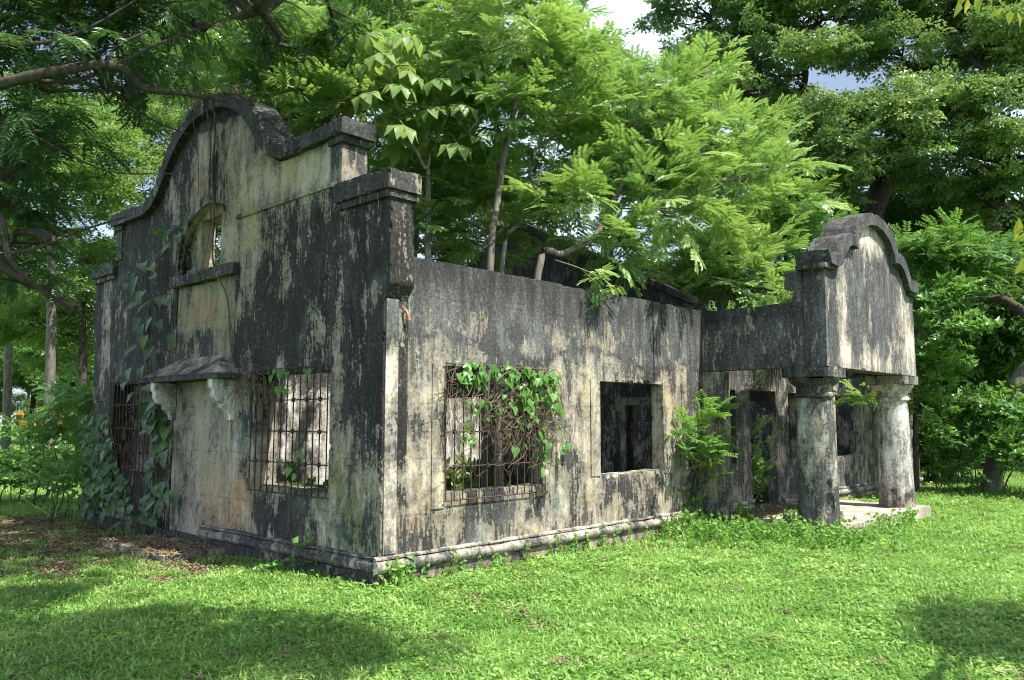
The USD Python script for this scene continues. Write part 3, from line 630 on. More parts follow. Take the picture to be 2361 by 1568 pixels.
obj('porch_gable', rough(chips(prism(gw, 'y', PY, PY + 0.34), [((PX0, PY, 2.5), (PX0, PY, 3.9), 9), ((PX0 + 0.4, PY, 2.43), (PX1 - 0.4, PY, 2.43), 9), ((PX1, PY, 2.5), (PX1, PY, 3.9), 6)], 0.03, 24), 0.08, 0.005, 4, 72), PALE, ruin, 35, ATTR(gable_dirt, 0.75))
obj('porch_gable_coping', rough(prism(gcop, 'y', PY - 0.11, PY + 0.44), 0.05, 0.012, 8, 73), PLASTER, ruin, 35, ATTR(0.80, 0.55))
for s in (0, 1):
    a, b = (PX0 - 0.08, PC - 1.66) if s == 0 else (PC + 1.66, PX1 + 0.08)
    obj('cap_band', rough(block(a + 0.03, b - 0.1, PY - 0.07, PY + 0.40, 3.925, 3.998), 0.08, 0.004, 5, 74 + s), PLASTER, ruin, 35, ATTR(0.75, 0.3))
    xb = PX0 if s == 0 else PX1 - 0.28
    obj('porch_beam', rough(block(xb, xb + 0.28, PY + 0.342, -0.001, 2.43, 3.44), 0.1, 0.007, 4, 76 + s), PLASTER, ruin, 35, ATTR(lambda v: 0.66 + 0.16 * (v[:, 2] > 3.15), lambda v: 0.6 - 0.35 * (v[:, 2] > 3.2)))
    obj('wall_pilaster', rough(block(xb, xb + 0.28, -0.34, -0.001, 0.0, 2.428), 0.1, 0.006, 4, 78 + s), PLASTER, ruin, 35, ATTR(0.48, 0.5, 0.0, 0.3))
    # stepped remains of a wall behind the gable pier
    obj('broken_stub', rough(Polygon_prism := prism(Polygon([(PY + 0.345, 3.44), (PY + 0.52, 3.44), (PY + 0.47, 3.62), (PY + 0.62, 3.66), (PY + 0.60, 3.92), (PY + 0.345, 3.92)]), 'x', xb + 0.02, xb + 0.25), 0.06, 0.012, 7, 80 + s), PLASTER, ruin, 35, ATTR(0.7, 0.6))
    # column: tapering shaft, neck ring, round bell and square abacus with rounded corners
    cx, cy = (7.06, PY + 0.34) if s == 0 else (10.56, PY + 0.34)
    col = thing_part(ruin, 'porch_column', 'dark near porch column with a broken patch low on its shaft' if s == 0 else 'paler far porch column with a cream upper shaft')
    prof = [(0.0, -0.3), (0.307, -0.3), (0.307, 0.3), (0.298, 0.8), (0.281, 1.4), (0.257, 1.93), (0.257, 1.96), (0, 1.96)]
    sh = m3.Manifold.revolve(m3.CrossSection([prof]), 40).translate([cx, cy, 0])
    if s == 0:
        sh -= m3.Manifold.sphere(0.14, 16).scale([0.8, 0.8, 1.7]).translate([cx - 0.20, cy - 0.29, 0.34])
        sh -= m3.Manifold.sphere(0.09, 16).scale([0.8, 0.8, 1.6]).translate([cx - 0.19, cy - 0.28, 0.62])
    sd = (lambda v: 0.60 + 0.12 * (v[:, 2] < 0.3) - 0.16 * gauss(v[:, 0], v[:, 2], cx - 0.3, 1.2, 0.14, 0.9)) if s == 0 else (lambda v: 0.57 - 0.40 * gauss(v[:, 0], v[:, 2], cx - 0.22, 1.3, 0.2, 0.9) + 0.15 * (v[:, 0] > cx + 0.05))
    obj('shaft', rough(sh, 0.07, 0.007, 4, 82 + s), GREENISH if s == 0 else WHITEWASH, col, 35, ATTR(sd, 0.55, (lambda v: 0.5 * np.clip(1 - v[:, 2] / 0.5, 0, 1)) if s == 1 else 0.0, 0.25 * (s == 0)))
    nk = [(0, 1.962), (0.27, 1.962), (0.295, 1.985), (0.295, 2.02), (0.27, 2.045), (0.27, 2.12), (0.285, 2.135), (0.33, 2.17), (0.37, 2.22), (0.385, 2.27), (0, 2.27)]
    obj('capital', rough(m3.Manifold.revolve(m3.CrossSection([nk]), 36).translate([cx, cy, 0]), 0.07, 0.005, 5, 84 + s), PLASTER if s == 0 else PALE, col, 35, ATTR(0.72 if s == 0 else 0.3, 0.3, 0, 0.5 if s == 0 else 0))
    ab = m3.CrossSection.square([0.76, 0.76], True).offset(-0.1, m3.JoinType.Round).offset(0.1, m3.JoinType.Round, 2, 24)
    ab = ab.extrude(0.155).translate([cx, cy, 2.272])
    obj('abacus', rough(ab, 0.07, 0.006, 5, 86 + s), PLASTER, col, 35, ATTR(0.70 if s == 0 else 0.5, 0.4))

# small copper fitting stuck in the long wall, and the leaning iron post at the far corner
f = cat([tube([(0.27, 0.01, 2.80), (0.27, -0.03, 2.83), (0.28, -0.05, 2.81), (0.30, -0.06, 2.74)], 0.014, sides=6), tube([(0.30, -0.06, 2.75), (0.305, -0.062, 2.715)], 0.02, sides=6)])
obj('pipe_stub', f, simple('copper', (0.38, 0.14, 0.07), (0.62, 0.30, 0.18), 30, 0.5), ruin, 40)
p = at_ground(190, 1180)
ip = obj('iron_post', tube([p + [0, 0, -0.2], p + [0.01, 0.02, 1.5], p + [0.0, 0.03, 2.4]], 0.035, 0.03, 8), RUSTY, None, True)
tag(ip, 'slim dark iron post standing left of the leaf-covered corner', 'post')

# PLANTS
# ------------------------------------------------------------------ leaves, sprays and crowns
PROTO = '/World/Looks/sprays'
Sdf.CreatePrimInLayer(stage.GetRootLayer(), PROTO).specifier = Sdf.SpecifierClass


def unit(a):
    return a / (np.linalg.norm(a, axis=-1, keepdims=True) + 1e-9)


def leaves(P, D, N, L, Wd, fold=0.15, droop=0.15, mid=0.45):
    """n leaves at points P, along D, facing N: two folded triangles each side of the midrib"""
    P, D, N = np.atleast_2d(P), unit(np.atleast_2d(D)), np.atleast_2d(N)
    S = unit(np.cross(N, D)); N = unit(np.cross(D, S))
    n = len(P); L = np.broadcast_to(L, n)[:, None]; Wd = np.broadcast_to(Wd, n)[:, None]
    a = P + D * L * mid + S * Wd / 2 + N * Wd * fold
    b = P + D * L * mid - S * Wd / 2 + N * Wd * fold
    c = P + D * L * 0.8 + S * Wd * 0.22 - N * L * droop * 0.6
    d = P + D * L * 0.8 - S * Wd * 0.22 - N * L * droop * 0.6
    m = P + D * L * mid - N * L * droop * 0.15
    t = P + D * L - N * L * droop
    v = np.stack([P, a, c, t, d, b, m], 1).reshape(-1, 3)
    i = np.arange(n)[:, None] * 7
    f = np.concatenate([i + np.array([[0, 6, 1]]), i + np.array([[1, 6, 2]]), i + np.array([[2, 6, 3]]), i + np.array([[0, 5, 6]]), i + np.array([[5, 4, 6]]), i + np.array([[4, 3, 6]])])
    return v, f


def quad_leaves(P, D, N, L, Wd, fold=0.15, droop=0.1, mid=0.45):
    P, D, N = np.atleast_2d(P), unit(np.atleast_2d(D)), np.atleast_2d(N)
    S = unit(np.cross(N, D)); N = unit(np.cross(D, S))
    n = len(P); L = np.broadcast_to(L, n)[:, None]; Wd = np.broadcast_to(Wd, n)[:, None]
    a = P + D * L * mid + S * Wd / 2 + N * Wd * fold
    b = P + D * L * mid - S * Wd / 2 + N * Wd * fold
    t = P + D * L - N * L * droop
    v = np.stack([P, a, t, b], 1).reshape(-1, 3)
    i = np.arange(n)[:, None] * 4
    return v, np.concatenate([i + np.array([[0, 2, 1]]), i + np.array([[0, 3, 2]])])


def feather_spray(seed, n=7, length=0.5, rach=0.38, pin=0.13, droop=0.22):
    """a twig with twice-feathered leaves"""
    rg = np.random.default_rng(seed)
    parts, P, D, N = [], [], [], []
    parts.append(tube([(0, 0, 0), (length * 0.5, 0, 0.03), (length, 0, 0.02)], 0.006, 0.003, 3, 2))
    for i in range(n):
        s = i / (n - 1)
        side = 1 if i % 2 else -1
        base = np.array([length * (0.1 + 0.9 * s), 0, 0.03])
        a = side * math.radians(rg.uniform(35, 75) * (1 - 0.7 * s)) + rg.normal(0, 0.12)
        el = rg.uniform(-0.1, 0.3)
        d = np.array([math.cos(a) * math.cos(el), math.sin(a) * math.cos(el), math.sin(el)])
        up = unit(np.array([0, 0, 1.0]) + 0.16 * rg.normal(size=3))
        sd = unit(np.cross(up, d)); R = rach * rg.uniform(0.75, 1.15)
        m = 8
        curve = [base + d * R * u + np.array([0, 0, -droop * R * u * u]) for u in np.linspace(0, 1, 4)]
        parts.append(tube(curve, 0.0025, 0.0015, 3, 1))
        for j in range(m):
            u = 0.15 + 0.85 * (j + 0.5) / m
            q = base + d * R * u + np.array([0, 0, -droop * R * u * u])
            for w in (-1, 1):
                P.append(q); D.append(sd * w * 1.0 + d * (0.45 + 0.5 * u) + np.array([0, 0, -0.15]) + rg.normal(0, 0.06, 3)); N.append(up + rg.normal(0, 0.15, 3))
    k = len(P)
    parts.append(quad_leaves(P, D, N, pin * rg.uniform(0.8, 1.15, k), 0.040 * rg.uniform(0.8, 1.2, k), 0.1, 0.12, 0.5))
    return cat(parts)


def cluster_spray(seed, n=70, R=0.34, L=0.11, Wd=0.055, flat=0.45, quad=True):
    rg = np.random.default_rng(seed)
    d = unit(rg.normal(size=(n, 3))); d[:, 2] = np.abs(d[:, 2]) * 0.9 - 0.25
    P = d * R * (rg.uniform(0.25, 1, (n, 1)) ** 0.6) * np.array([1, 1, flat]) + np.array([R * 0.5, 0, 0])
    D = unit(d * np.array([1, 1, 0.4]) + rg.normal(0, 0.35, (n, 3)) + np.array([0, 0, -0.25]))
    N = np.array([0, 0, 0.75]) + rg.normal(0, 0.4, (n, 3)) + d * 0.75
    fn = quad_leaves if quad else leaves
    return fn(P, D, N, L * rg.uniform(0.7, 1.2, n), Wd * rg.uniform(0.75, 1.2, n), 0.12, 0.2)


def pinnate_spray(seed, n=6, rach=0.42, pairs=8, L=0.085, Wd=0.036, droop=0.35):
    """a twig end with once-feathered leaves"""
    rg = np.random.default_rng(seed)
    parts, P, D, N = [tube([(0, 0, 0), (0.2, 0, 0.02)], 0.006, 0.004, 3, 1)], [], [], []
    for i in range(n):
        a = i * 2.4 + rg.normal(0, 0.2)
        el = rg.uniform(-0.1, 0.7)
        d = unit(np.array([0.55 + math.cos(a) * math.cos(el), math.sin(a) * math.cos(el), math.sin(el)]))
        base = np.array([0.04 + 0.16 * i / n, 0, 0.01]); R = rach * rg.uniform(0.8, 1.15)
        up = unit(np.array([0, 0, 1.0]) + 0.15 * rg.normal(size=3)); sd = unit(np.cross(up, d))
        pt = lambda u: base + d * R * u + np.array([0, 0, -droop * R * u * u])
        parts.append(tube([pt(0), pt(0.5), pt(1.0)], 0.003, 0.0015, 3, 2))
        for j in range(pairs):
            u = 0.2 + 0.8 * (j + 0.5) / pairs
            for w in (-1, 1):
                P.append(pt(u)); D.append(sd * w + d * (0.35 + 0.3 * u) + np.array([0, 0, -0.25]) + rg.normal(0, 0.08, 3)); N.append(up + rg.normal(0, 0.2, 3))
    k = len(P)
    parts.append(leaves(P, D, N, L * rg.uniform(0.8, 1.15, k), Wd * rg.uniform(0.85, 1.15, k), 0.12, 0.2))
    return cat(parts)


def broad_spray(seed, n=13, L=0.20, Wd=0.085):
    rg = np.random.default_rng(seed)
    a = np.arange(n) * 2.4 + rg.normal(0, 0.2, n); s = np.linspace(0, 1, n)
    el = 0.1 + 0.9 * s
    D = np.stack([np.cos(a) * np.cos(el) + 0.4, np.sin(a) * np.cos(el), np.sin(el)], 1)
    P = np.stack([0.30 * s, 0 * s, 0 * s], 1)
    N = np.array([0, 0, 1.0]) + rg.normal(0, 0.3, (n, 3)) + np.array([0.3, 0, 0])
    return cat([tube([(0, 0, 0), (0.3, 0, 0)], 0.006, 0.003, 3, 1), leaves(P, D, N, L * rg.uniform(0.75, 1.15, n), Wd * rg.uniform(0.8, 1.15, n), 0.12, 0.28)])


def grass_tuft(seed, n=30, R=0.13, h=0.074, wd=0.0115):
    rg = np.random.default_rng(seed)
    r = R * np.sqrt(rg.uniform(0, 1, n)); a = rg.uniform(0, 2 * math.pi, n)
    P = np.stack([r * np.cos(a), r * np.sin(a), np.full(n, -0.01)], 1)
    b = a + rg.normal(0, 1.3, n); lean = rg.uniform(0.25, 1.5, n)
    H = h * rg.uniform(0.5, 1.35, n)
    d = np.stack([np.cos(b), np.sin(b), 0 * b], 1); s = np.stack([-np.sin(b), np.cos(b), 0 * b], 1)
    z = np.array([0, 0, 1.0]); w = wd * rg.uniform(0.7, 1.4, n)[:, None]
    l1 = (lean * 0.35)[:, None]; l2 = lean[:, None]; Hh = H[:, None]
    p0a, p0b = P + s * w * 0.4, P - s * w * 0.4
    q = P + d * Hh * l1 + z * Hh * 0.6
    q0, q1 = q + s * w * 0.5, q - s * w * 0.5
    t = P + d * Hh * l2 * 1.1 + z * Hh * (1.0 - 0.35 * l2)
    v = np.stack([p0a, p0b, q1, q0, t], 1).reshape(-1, 3)
    i = np.arange(n)[:, None] * 5
    return v, np.concatenate([i + np.array([[0, 1, 2]]), i + np.array([[0, 2, 3]]), i + np.array([[3, 2, 4]])])


def weed_tuft(seed, n=12, R=0.10, h=0.06, L=0.045, Wd=0.03):
    rg = np.random.default_rng(seed)
    r = R * np.sqrt(rg.uniform(0, 1, n)); a = rg.uniform(0, 6.28, n)
    P = np.stack([r * np.cos(a), r * np.sin(a), h * rg.uniform(0.2, 1.1, n)], 1)
    b = rg.uniform(0, 6.28, n)
    D = np.stack([np.cos(b), np.sin(b), rg.uniform(-0.2, 0.5, n)], 1)
    N = np.array([0, 0, 1.0]) + rg.normal(0, 0.3, (n, 3))
    st = cat([tube([(p[0] * 0.5, p[1] * 0.5, -0.01), p], 0.0015, 0.001, 3, 1) for p in P])
    return cat([st, leaves(P, D, N, L * rg.uniform(0.7, 1.3, n), Wd * rg.uniform(0.8, 1.2, n), 0.1, 0.1, 0.4)])


LIB = {}


def lib(name, meshes, mat):
    LIB[name] = []
    for k, m in enumerate(meshes):
        path = f'{PROTO}/{name}_{mat.GetPath().name}_{k}'
        usdkit.mesh(stage, path, m, mat)
        LIB[name].append(path)


def frames(D, U, roll=None):
    """quaternions (w, x, y, z) that turn x to D and z near U"""
    x = unit(D); y = unit(np.cross(U, x)); z = np.cross(x, y)
    if roll is not None:
        c, s = np.cos(roll)[:, None], np.sin(roll)[:, None]
        y, z = y * c + z * s, z * c - y * s
    m = np.stack([x, y, z], 2)
    w = np.sqrt(np.maximum(0, 1 + m[:, 0, 0] + m[:, 1, 1] + m[:, 2, 2])) / 2
    q = np.zeros((len(D), 4))
    a = np.sqrt(np.maximum(0, 1 + m[:, 0, 0] - m[:, 1, 1] - m[:, 2, 2])) / 2
    b = np.sqrt(np.maximum(0, 1 - m[:, 0, 0] + m[:, 1, 1] - m[:, 2, 2])) / 2
    c = np.sqrt(np.maximum(0, 1 - m[:, 0, 0] - m[:, 1, 1] + m[:, 2, 2])) / 2
    q[:, 0] = w
    q[:, 1] = np.copysign(a, m[:, 2, 1] - m[:, 1, 2]); q[:, 2] = np.copysign(b, m[:, 0, 2] - m[:, 2, 0]); q[:, 3] = np.copysign(c, m[:, 1, 0] - m[:, 0, 1])
    return q


def scatter(name, parent, kind, P, Q, S, seed=0, stuff=True):
    """leaves nobody could count: one PointInstancer"""
    base = np.zeros(3) if parent is None else BASE[parent.GetPath()]
    pi = UsdGeom.PointInstancer.Define(stage, path_of(name, parent))
    paths = LIB[kind]
    local = []
    for k, p in enumerate(paths):
        q = f'{pi.GetPath()}/spray_{k}' if k else f'{pi.GetPath()}/spray'
        pr = stage.DefinePrim(q, 'Mesh'); pr.GetReferences().AddInternalReference(p)
        local.append(pr.GetPath())
    pi.CreatePrototypesRel().SetTargets(local)
    n = len(P); rg = np.random.default_rng(seed)
    pi.CreateProtoIndicesAttr(Vt.IntArray.FromNumpy(rg.integers(0, len(paths), n).astype(np.int32)))
    pi.CreatePositionsAttr(Vt.Vec3fArray.FromNumpy((np.asarray(P) - base).astype(np.float32)))
    pi.CreateOrientationsAttr(Vt.QuathArray([Gf.Quath(float(a), float(b), float(c), float(d)) for a, b, c, d in Q]))
    S = np.asarray(S, np.float32)
    pi.CreateScalesAttr(Vt.Vec3fArray.FromNumpy(np.repeat(S[:, None], 3, 1) if S.ndim == 1 else S))
    if stuff:
        tag(pi.GetPrim(), None, None, None, 'stuff')
    return pi.GetPrim()


lib('feather', [feather_spray(k) for k in range(4)], F_BRIGHT)
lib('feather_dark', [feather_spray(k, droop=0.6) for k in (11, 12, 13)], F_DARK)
lib('feather_mid', [feather_spray(k, droop=0.4) for k in (21, 22, 23)], F_MID)
lib('rain', [cluster_spray(k, 85, 0.42, 0.13, 0.075, 0.4) for k in (1, 2, 3)], F_RAIN)
lib('canopy', [cluster_spray(k, 80, 0.42, 0.13, 0.065, 0.7) for k in (4, 5, 6)], F_MID)
lib('back', [cluster_spray(k, 60, 0.5, 0.17, 0.085, 0.8) for k in (7, 8, 9)], F_BACK)
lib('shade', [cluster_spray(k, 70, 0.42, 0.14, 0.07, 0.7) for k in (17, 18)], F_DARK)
lib('pinnate', [pinnate_spray(k) for k in (1, 2, 3)], F_BROAD)
lib('pinnate_bright', [pinnate_spray(k, 5, 0.40, 7, 0.12, 0.055) for k in (5, 6, 7)], F_WEED)
lib('broad', [broad_spray(k) for k in (1, 2, 3)], F_BROAD)
lib('bush', [broad_spray(k, 12, 0.13, 0.07) for k in (5, 6, 7)], F_BACK)
lib('hedge', [broad_spray(k, 12, 0.12, 0.065) for k in (15, 16, 17)], F_BROAD)
lib('weed', [weed_tuft(k) for k in range(3)], F_GRASS)
lib('tallweed', [broad_spray(k, 10, 0.085, 0.05) for k in (31, 32, 33)], F_WEED)
lib('grass', [grass_tuft(k) for k in range(4)], F_GRASS)
lib('longgrass', [grass_tuft(k, 16, 0.10, 0.17, 0.013) for k in (11, 12)], F_GRASS)
lib('litter', [quad_leaves(np.random.default_rng(k).uniform(-0.12, 0.12, (16, 3)) * [1, 1, 0.05], np.random.default_rng(k + 50).normal(size=(16, 3)) * [1, 1, 0.25], np.array([0, 0, 1.0]) + np.random.default_rng(k + 90).normal(0, 0.35, (16, 3)), 0.05, 0.022, 0.15, 0.05) for k in range(3)], LITTER)


def crown_points(clusters, n, seed, pads=10, pad=(0.55, 0.22), up=0.35, hollow=0.35):
    """spray places: clusters of flat pads. clusters: (centre, (rx, ry, rz)). Returns places, directions, pad centres"""
    rg = np.random.default_rng(seed)
    wts = np.array([np.prod(r) ** 0.66 for _, r in clusters]); wts /= wts.sum()
    P, D, C = [], [], []
    for (c, r), w in zip(clusters, wts):
        c, r = np.array(c, float), np.array(r, float)
        k = max(2, int(round(pads * len(clusters) * w)))
        m = max(4, int(n * w / k))
        d = unit(rg.normal(size=(k, 3)))
        d[:, 2] = np.where(rg.uniform(size=k) < 0.75, np.abs(d[:, 2]), d[:, 2])
        rad = hollow + (1 - hollow) * rg.uniform(0, 1, (k, 1)) ** 0.5
        pc = c + d * rad * r
        for q, dd in zip(pc, d):
            a = rg.uniform(0, 6.283, m); rr = np.sqrt(rg.uniform(0, 1, m)); sz = pad[0] * rg.uniform(0.7, 1.35)
            off = np.stack([np.cos(a) * rr * sz, np.sin(a) * rr * sz, rg.normal(0, 0.5, m) * pad[1] - 0.35 * pad[1] * rr * rr * 2], 1)
            P.append(q + off)
            D.append(unit(off * np.array([1, 1, 0.3]) / sz + dd * 0.7 + rg.normal(0, 0.35, (m, 3)) + np.array([0, 0, -0.15 + up * 0.3])))
            C.append((q, c))
    return np.vstack(P), np.vstack(D), C


def limb(a, b, sag=0.15, seed=0, n=2):
    rg = np.random.default_rng(seed)
    a, b = np.array(a, float), np.array(b, float)
    L = np.linalg.norm(b - a)
    pts = [a]
    for k in range(1, n + 1):
        u = k / (n + 1)
        pts.append(a * (1 - u) + b * u + rg.normal(0, 0.07 * L, 3) + np.array([0, 0, sag * L * math.sin(math.pi * u)]))
    return pts + [b]


def tree(name, label, category, trunk, r0, clusters, n, kind, bark, seed, scale=1.0, pads=10, pad=(0.55, 0.22), group=None, twigs=True, limbs=(), upw=0.35, r1=None, sun=0.0, roll=0.5, links=True):
    """trunk: points from the ground up; limbs: extra (points, radius) drawn as given"""
    trunk = [np.array(p, float) for p in trunk]
    t = thing(name, label, category, trunk[0], group)
    r1 = r0 * 0.45 if r1 is None else r1
    parts = [tube(trunk, r0, r1, 9, 5, 0.05, seed)]
    rg = np.random.default_rng(seed)
    line = catmull(trunk, 5)
    heads = [line[int(len(line) * u)] for u in (0.55, 0.7, 0.85, 0.97)]
    P, D, C = crown_points(clusters, n, seed, pads, pad, upw)
    nodes = list(heads)
    for pts, r in limbs:
        parts.append(tube(pts, r, r * 0.35, 7, 5, 0.06, seed)); nodes += list(catmull(pts, 4)[2:])
    cen = {}
    if links:
        for k, (c, r) in enumerate(clusters):
            c = np.array(c, float)
            near = min(nodes, key=lambda q: np.linalg.norm(q - c) + max(0, q[2] - c[2]) * 2)
            pts = limb(near, c, 0.1, seed + k)
            parts.append(tube(pts, max(0.018, r1 * 0.5), max(0.010, r1 * 0.18), 5, 4, 0.05, k)); cen[tuple(c)] = catmull(pts, 4)
        if twigs:
            for k, (q, c) in enumerate(C):
                ln = cen[tuple(c)]
                near = ln[np.argmin(np.linalg.norm(ln - q, axis=1) + 0.3 * rg.uniform(size=len(ln)))]
                parts.append(tube(limb(near, q - np.array([0, 0, 0.05]), 0.05, seed * 7 + k, 1), max(0.010, r1 * 0.14), 0.005, 4, 3))
    obj('trunk', cat(parts), bark, t, True)
    U = np.array([0, 0, 1.0]) + rg.normal(0, 0.2, (len(P), 3)) + sun * sdir
    Q = frames(D, U, rg.normal(0, roll * 0.5, len(P)))
    scatter('crown', t, kind, P, Q, scale * rg.uniform(0.7, 1.25, len(P)), seed)
    return t


# ------------------------------------------------------------------ the grass
def ground_scatter():
    rg = np.random.default_rng(5)
    fwd, rgt = unit(np.array([FW[0], FW[1], 0])), RT
    def area(n, d0, d1):
        d = np.sqrt(rg.uniform(d0 * d0, d1 * d1, n)); l = rg.uniform(-0.76, 0.76, n) * d
        return CAM[0] + fwd[0] * d + rgt[0] * l, CAM[1] + fwd[1] * d + rgt[1] * l, d
    def keep(x, y):
        inside = (x > -0.03) & (y > -0.03) & (x < 17.8) & (y < W + 0.05)
        slab = (x > 6.42) & (x < 11.38) & (y > -2.38) & (y < 0)
        st = (x > -0.9) & (x < 0) & (y > 3.2) & (y < 5.22)
        return ~(inside | slab | st)
    out = {}
    for kind, bands in (('grass', ((5200, 2.4, 6.5, 0.95), (9500, 6.5, 11, 1.05), (9000, 11, 18, 1.3), (9000, 18, 34, 1.9), (5000, 34, 70, 2.8))),
                        ('weed', ((1500, 2.4, 6.5, 1.0), (2600, 6.5, 12, 1.15), (1800, 12, 24, 1.7)))):
        X, Y, S = [], [], []
        for n, a, b, s in bands:
            x, y, d = area(n, a, b)
            lit = litter_at(x, y)
            p = np.stack([x * 0.9, y * 0.9, 0 * x], 1)
            patch = meshkit.fbm(p, 3, 12 if kind == 'grass' else 33)
            prob = np.clip(1.05 - 1.15 * lit, 0.06, 1) * (1 if kind == 'grass' else np.clip((patch - 0.40) * 5, 0.05, 1))
            k = keep(x, y) & (rg.uniform(size=n) < prob)
            x, y = x[k], y[k]
            tall = 0.75 + 0.6 * meshkit.fbm(np.stack([x * 0.7, y * 0.7, 0 * x + 3], 1), 3, 7)
            X.append(x); Y.append(y); S.append(s * tall * rg.uniform(0.75, 1.2, k.sum()))
        x, y, s = map(np.concatenate, (X, Y, S))
        P = np.stack([x, y, ground_height(x, y)], 1); a = rg.uniform(0, 6.28, len(x))
        Q = np.stack([np.cos(a / 2), 0 * a, 0 * a, np.sin(a / 2)], 1)
        out[kind] = (P, Q, s)
    return out


GS = ground_scatter()
g = scatter('grass', None, 'grass', *GS['grass'], seed=1); tag(g, 'short bright green lawn grass round the ruin', 'grass')
g = scatter('ground_cover', None, 'weed', *GS['weed'], seed=2); tag(g, 'small round-leaved weeds growing among the lawn grass', 'ground cover')


def litter_scatter():
    rg = np.random.default_rng(9)
    x, y = rg.uniform(-4.5, 0.0, 9000), rg.uniform(0.3, 13, 9000)
    k = (rg.uniform(size=9000) < litter_at(x, y) * 0.75)
    onst = (x > -0.88) & (x < -0.02) & (y > 3.25) & (y < 5.2)
    x, y, onst = x[k], y[k], onst[k]
    z = np.where(onst, -0.06, ground_height(x, y) + 0.012)
    x2, y2 = rg.uniform(6.5, 9.5, 260), rg.uniform(-0.75, -0.05, 260)
    x3, y3 = rg.uniform(-5, 8, 170), rg.uniform(-6.5, -0.2, 170)
    x2, y2 = np.concatenate([x2, x3]), np.concatenate([y2, y3])
    P = np.vstack([np.stack([x, y, z], 1), np.stack([x2, y2, np.concatenate([np.full(260, 0.035), ground_height(x3, y3) + 0.05])], 1)])
    a = rg.uniform(0, 6.28, len(P)); Q = np.stack([np.cos(a / 2), 0 * a, 0 * a, np.sin(a / 2)], 1)
    return P, Q, rg.uniform(0.7, 1.4, len(P))


g = scatter('leaf_litter', None, 'litter', *litter_scatter(), seed=3); tag(g, 'brown dead leaves strewn over step and bare ground', 'leaf litter')

# ------------------------------------------------------------------ trees
def cl(x, y, d, rx, rz=None, ry=None):
    """leaf cluster seen at x, y, d metres ahead; radii in metres"""
    return (at(x, y, d), (rx, rx if ry is None else ry, rx * 0.7 if rz is None else rz))


def foot(x, d, z=None):
    p = at(x, 968, d); p[2] = GZ - 0.05 if z is None else z
    return p


# feathery trees that grow inside the ruin
def ai(x, y, d):
    return at(x, y, d + 3.1)


def ci(x, y, d, rx, rz=None):
    return (at(x, y, d + 3.1), (rx * 1.25, rx * 1.25, (rx * 0.7 if rz is None else rz) * 1.1))


A = [ai(1118, 760, 9.3), ai(1130, 615, 9.6), ai(1148, 460, 9.9), ai(1168, 330, 10.1), ai(1205, 190, 10.3), ai(1262, 60, 10.5), ai(1300, -60, 10.6)]
A = [CAM + (q - CAM) * 0.945 for q in A]
A[0][2] = 0.0
tree('feathery_tree', 'tallest feathery sapling rising from inside the ruin, its straight stem leaning right', 'tree', A, 0.062,
     [ci(1230, 60, 10.5, 0.75, 0.4), ci(1290, 110, 10.5, 0.4, 0.22), ci(1120, 70, 10.5, 0.7, 0.35), ci(1200, 150, 10.2, 0.95, 0.4), ci(1320, 190, 10.3, 0.8, 0.35), ci(1060, 170, 10.3, 0.6, 0.3), ci(1250, 270, 9.9, 0.8, 0.35), ci(1110, 300, 10.1, 0.6, 0.3), ci(1220, -60, 10.5, 0.7, 0.4), ci(1350, 220, 10.8, 0.45, 0.25)],
     296, 'feather', BARK, 101, 0.75, 9, (0.42, 0.14), 'feathery trees growing inside the ruin',
     limbs=[([ai(1162, 380, 10.0), ai(1140, 250, 10.3), ai(1120, 150, 10.5)], 0.03), ([ai(1180, 300, 10.0), ai(1245, 205, 9.9), ai(1300, 120, 10.0)], 0.03)])
B = [ai(1225, 780, 8.6), ai(1240, 635, 9.0), ai(1300, 585, 9.4), ai(1372, 545, 9.8), ai(1420, 450, 10.2), ai(1490, 340, 10.5), ai(1570, 240, 10.9), ai(1640, 165, 11.2)]
B = [CAM + (q - CAM) * 0.955 for q in B]
B[0][2] = 0.0
tree('feathery_tree', 'feathery tree leaning far right over the long wall on a slanting stem', 'tree', B, 0.058,
     [ci(1600, 185, 11.2, 0.55, 0.25), ci(1520, 240, 11.0, 0.6, 0.3), ci(1440, 290, 10.6, 0.7, 0.35), ci(1540, 330, 10.8, 0.7, 0.3), ci(1640, 330, 11.2, 0.7, 0.3), ci(1740, 330, 11.6, 0.6, 0.25), ci(1430, 400, 10.1, 0.7, 0.3), ci(1580, 420, 10.6, 0.7, 0.3), ci(1490, 480, 10.0, 0.6, 0.3), ci(1700, 420, 11.0, 0.6, 0.25), ci(1620, 490, 10.6, 0.55, 0.25), ci(1340, 470, 9.6, 0.6, 0.3), ci(1430, 560, 9.6, 0.45, 0.2), ci(1800, 380, 11.6, 0.5, 0.2)],
     319, 'feather', BARK, 102, 0.70, 9, (0.40, 0.13), 'feathery trees growing inside the ruin',
     limbs=[([ai(1372, 545, 9.8), ai(1480, 490, 10.2), ai(1600, 450, 10.6), ai(1740, 400, 11.2)], 0.03), ([ai(1420, 450, 10.2), ai(1560, 370, 10.8), ai(1690, 330, 11.3)], 0.025)])
C_ = [ai(1150, 760, 9.9), ai(1158, 612, 10.2), ai(1200, 510, 10.6), ai(1222, 430, 10.8), ai(1230, 350, 11.0), ai(1340, 280, 11.3)]
C_ = [CAM + (q - CAM) * 0.955 for q in C_]
C_[0][2] = 0.0
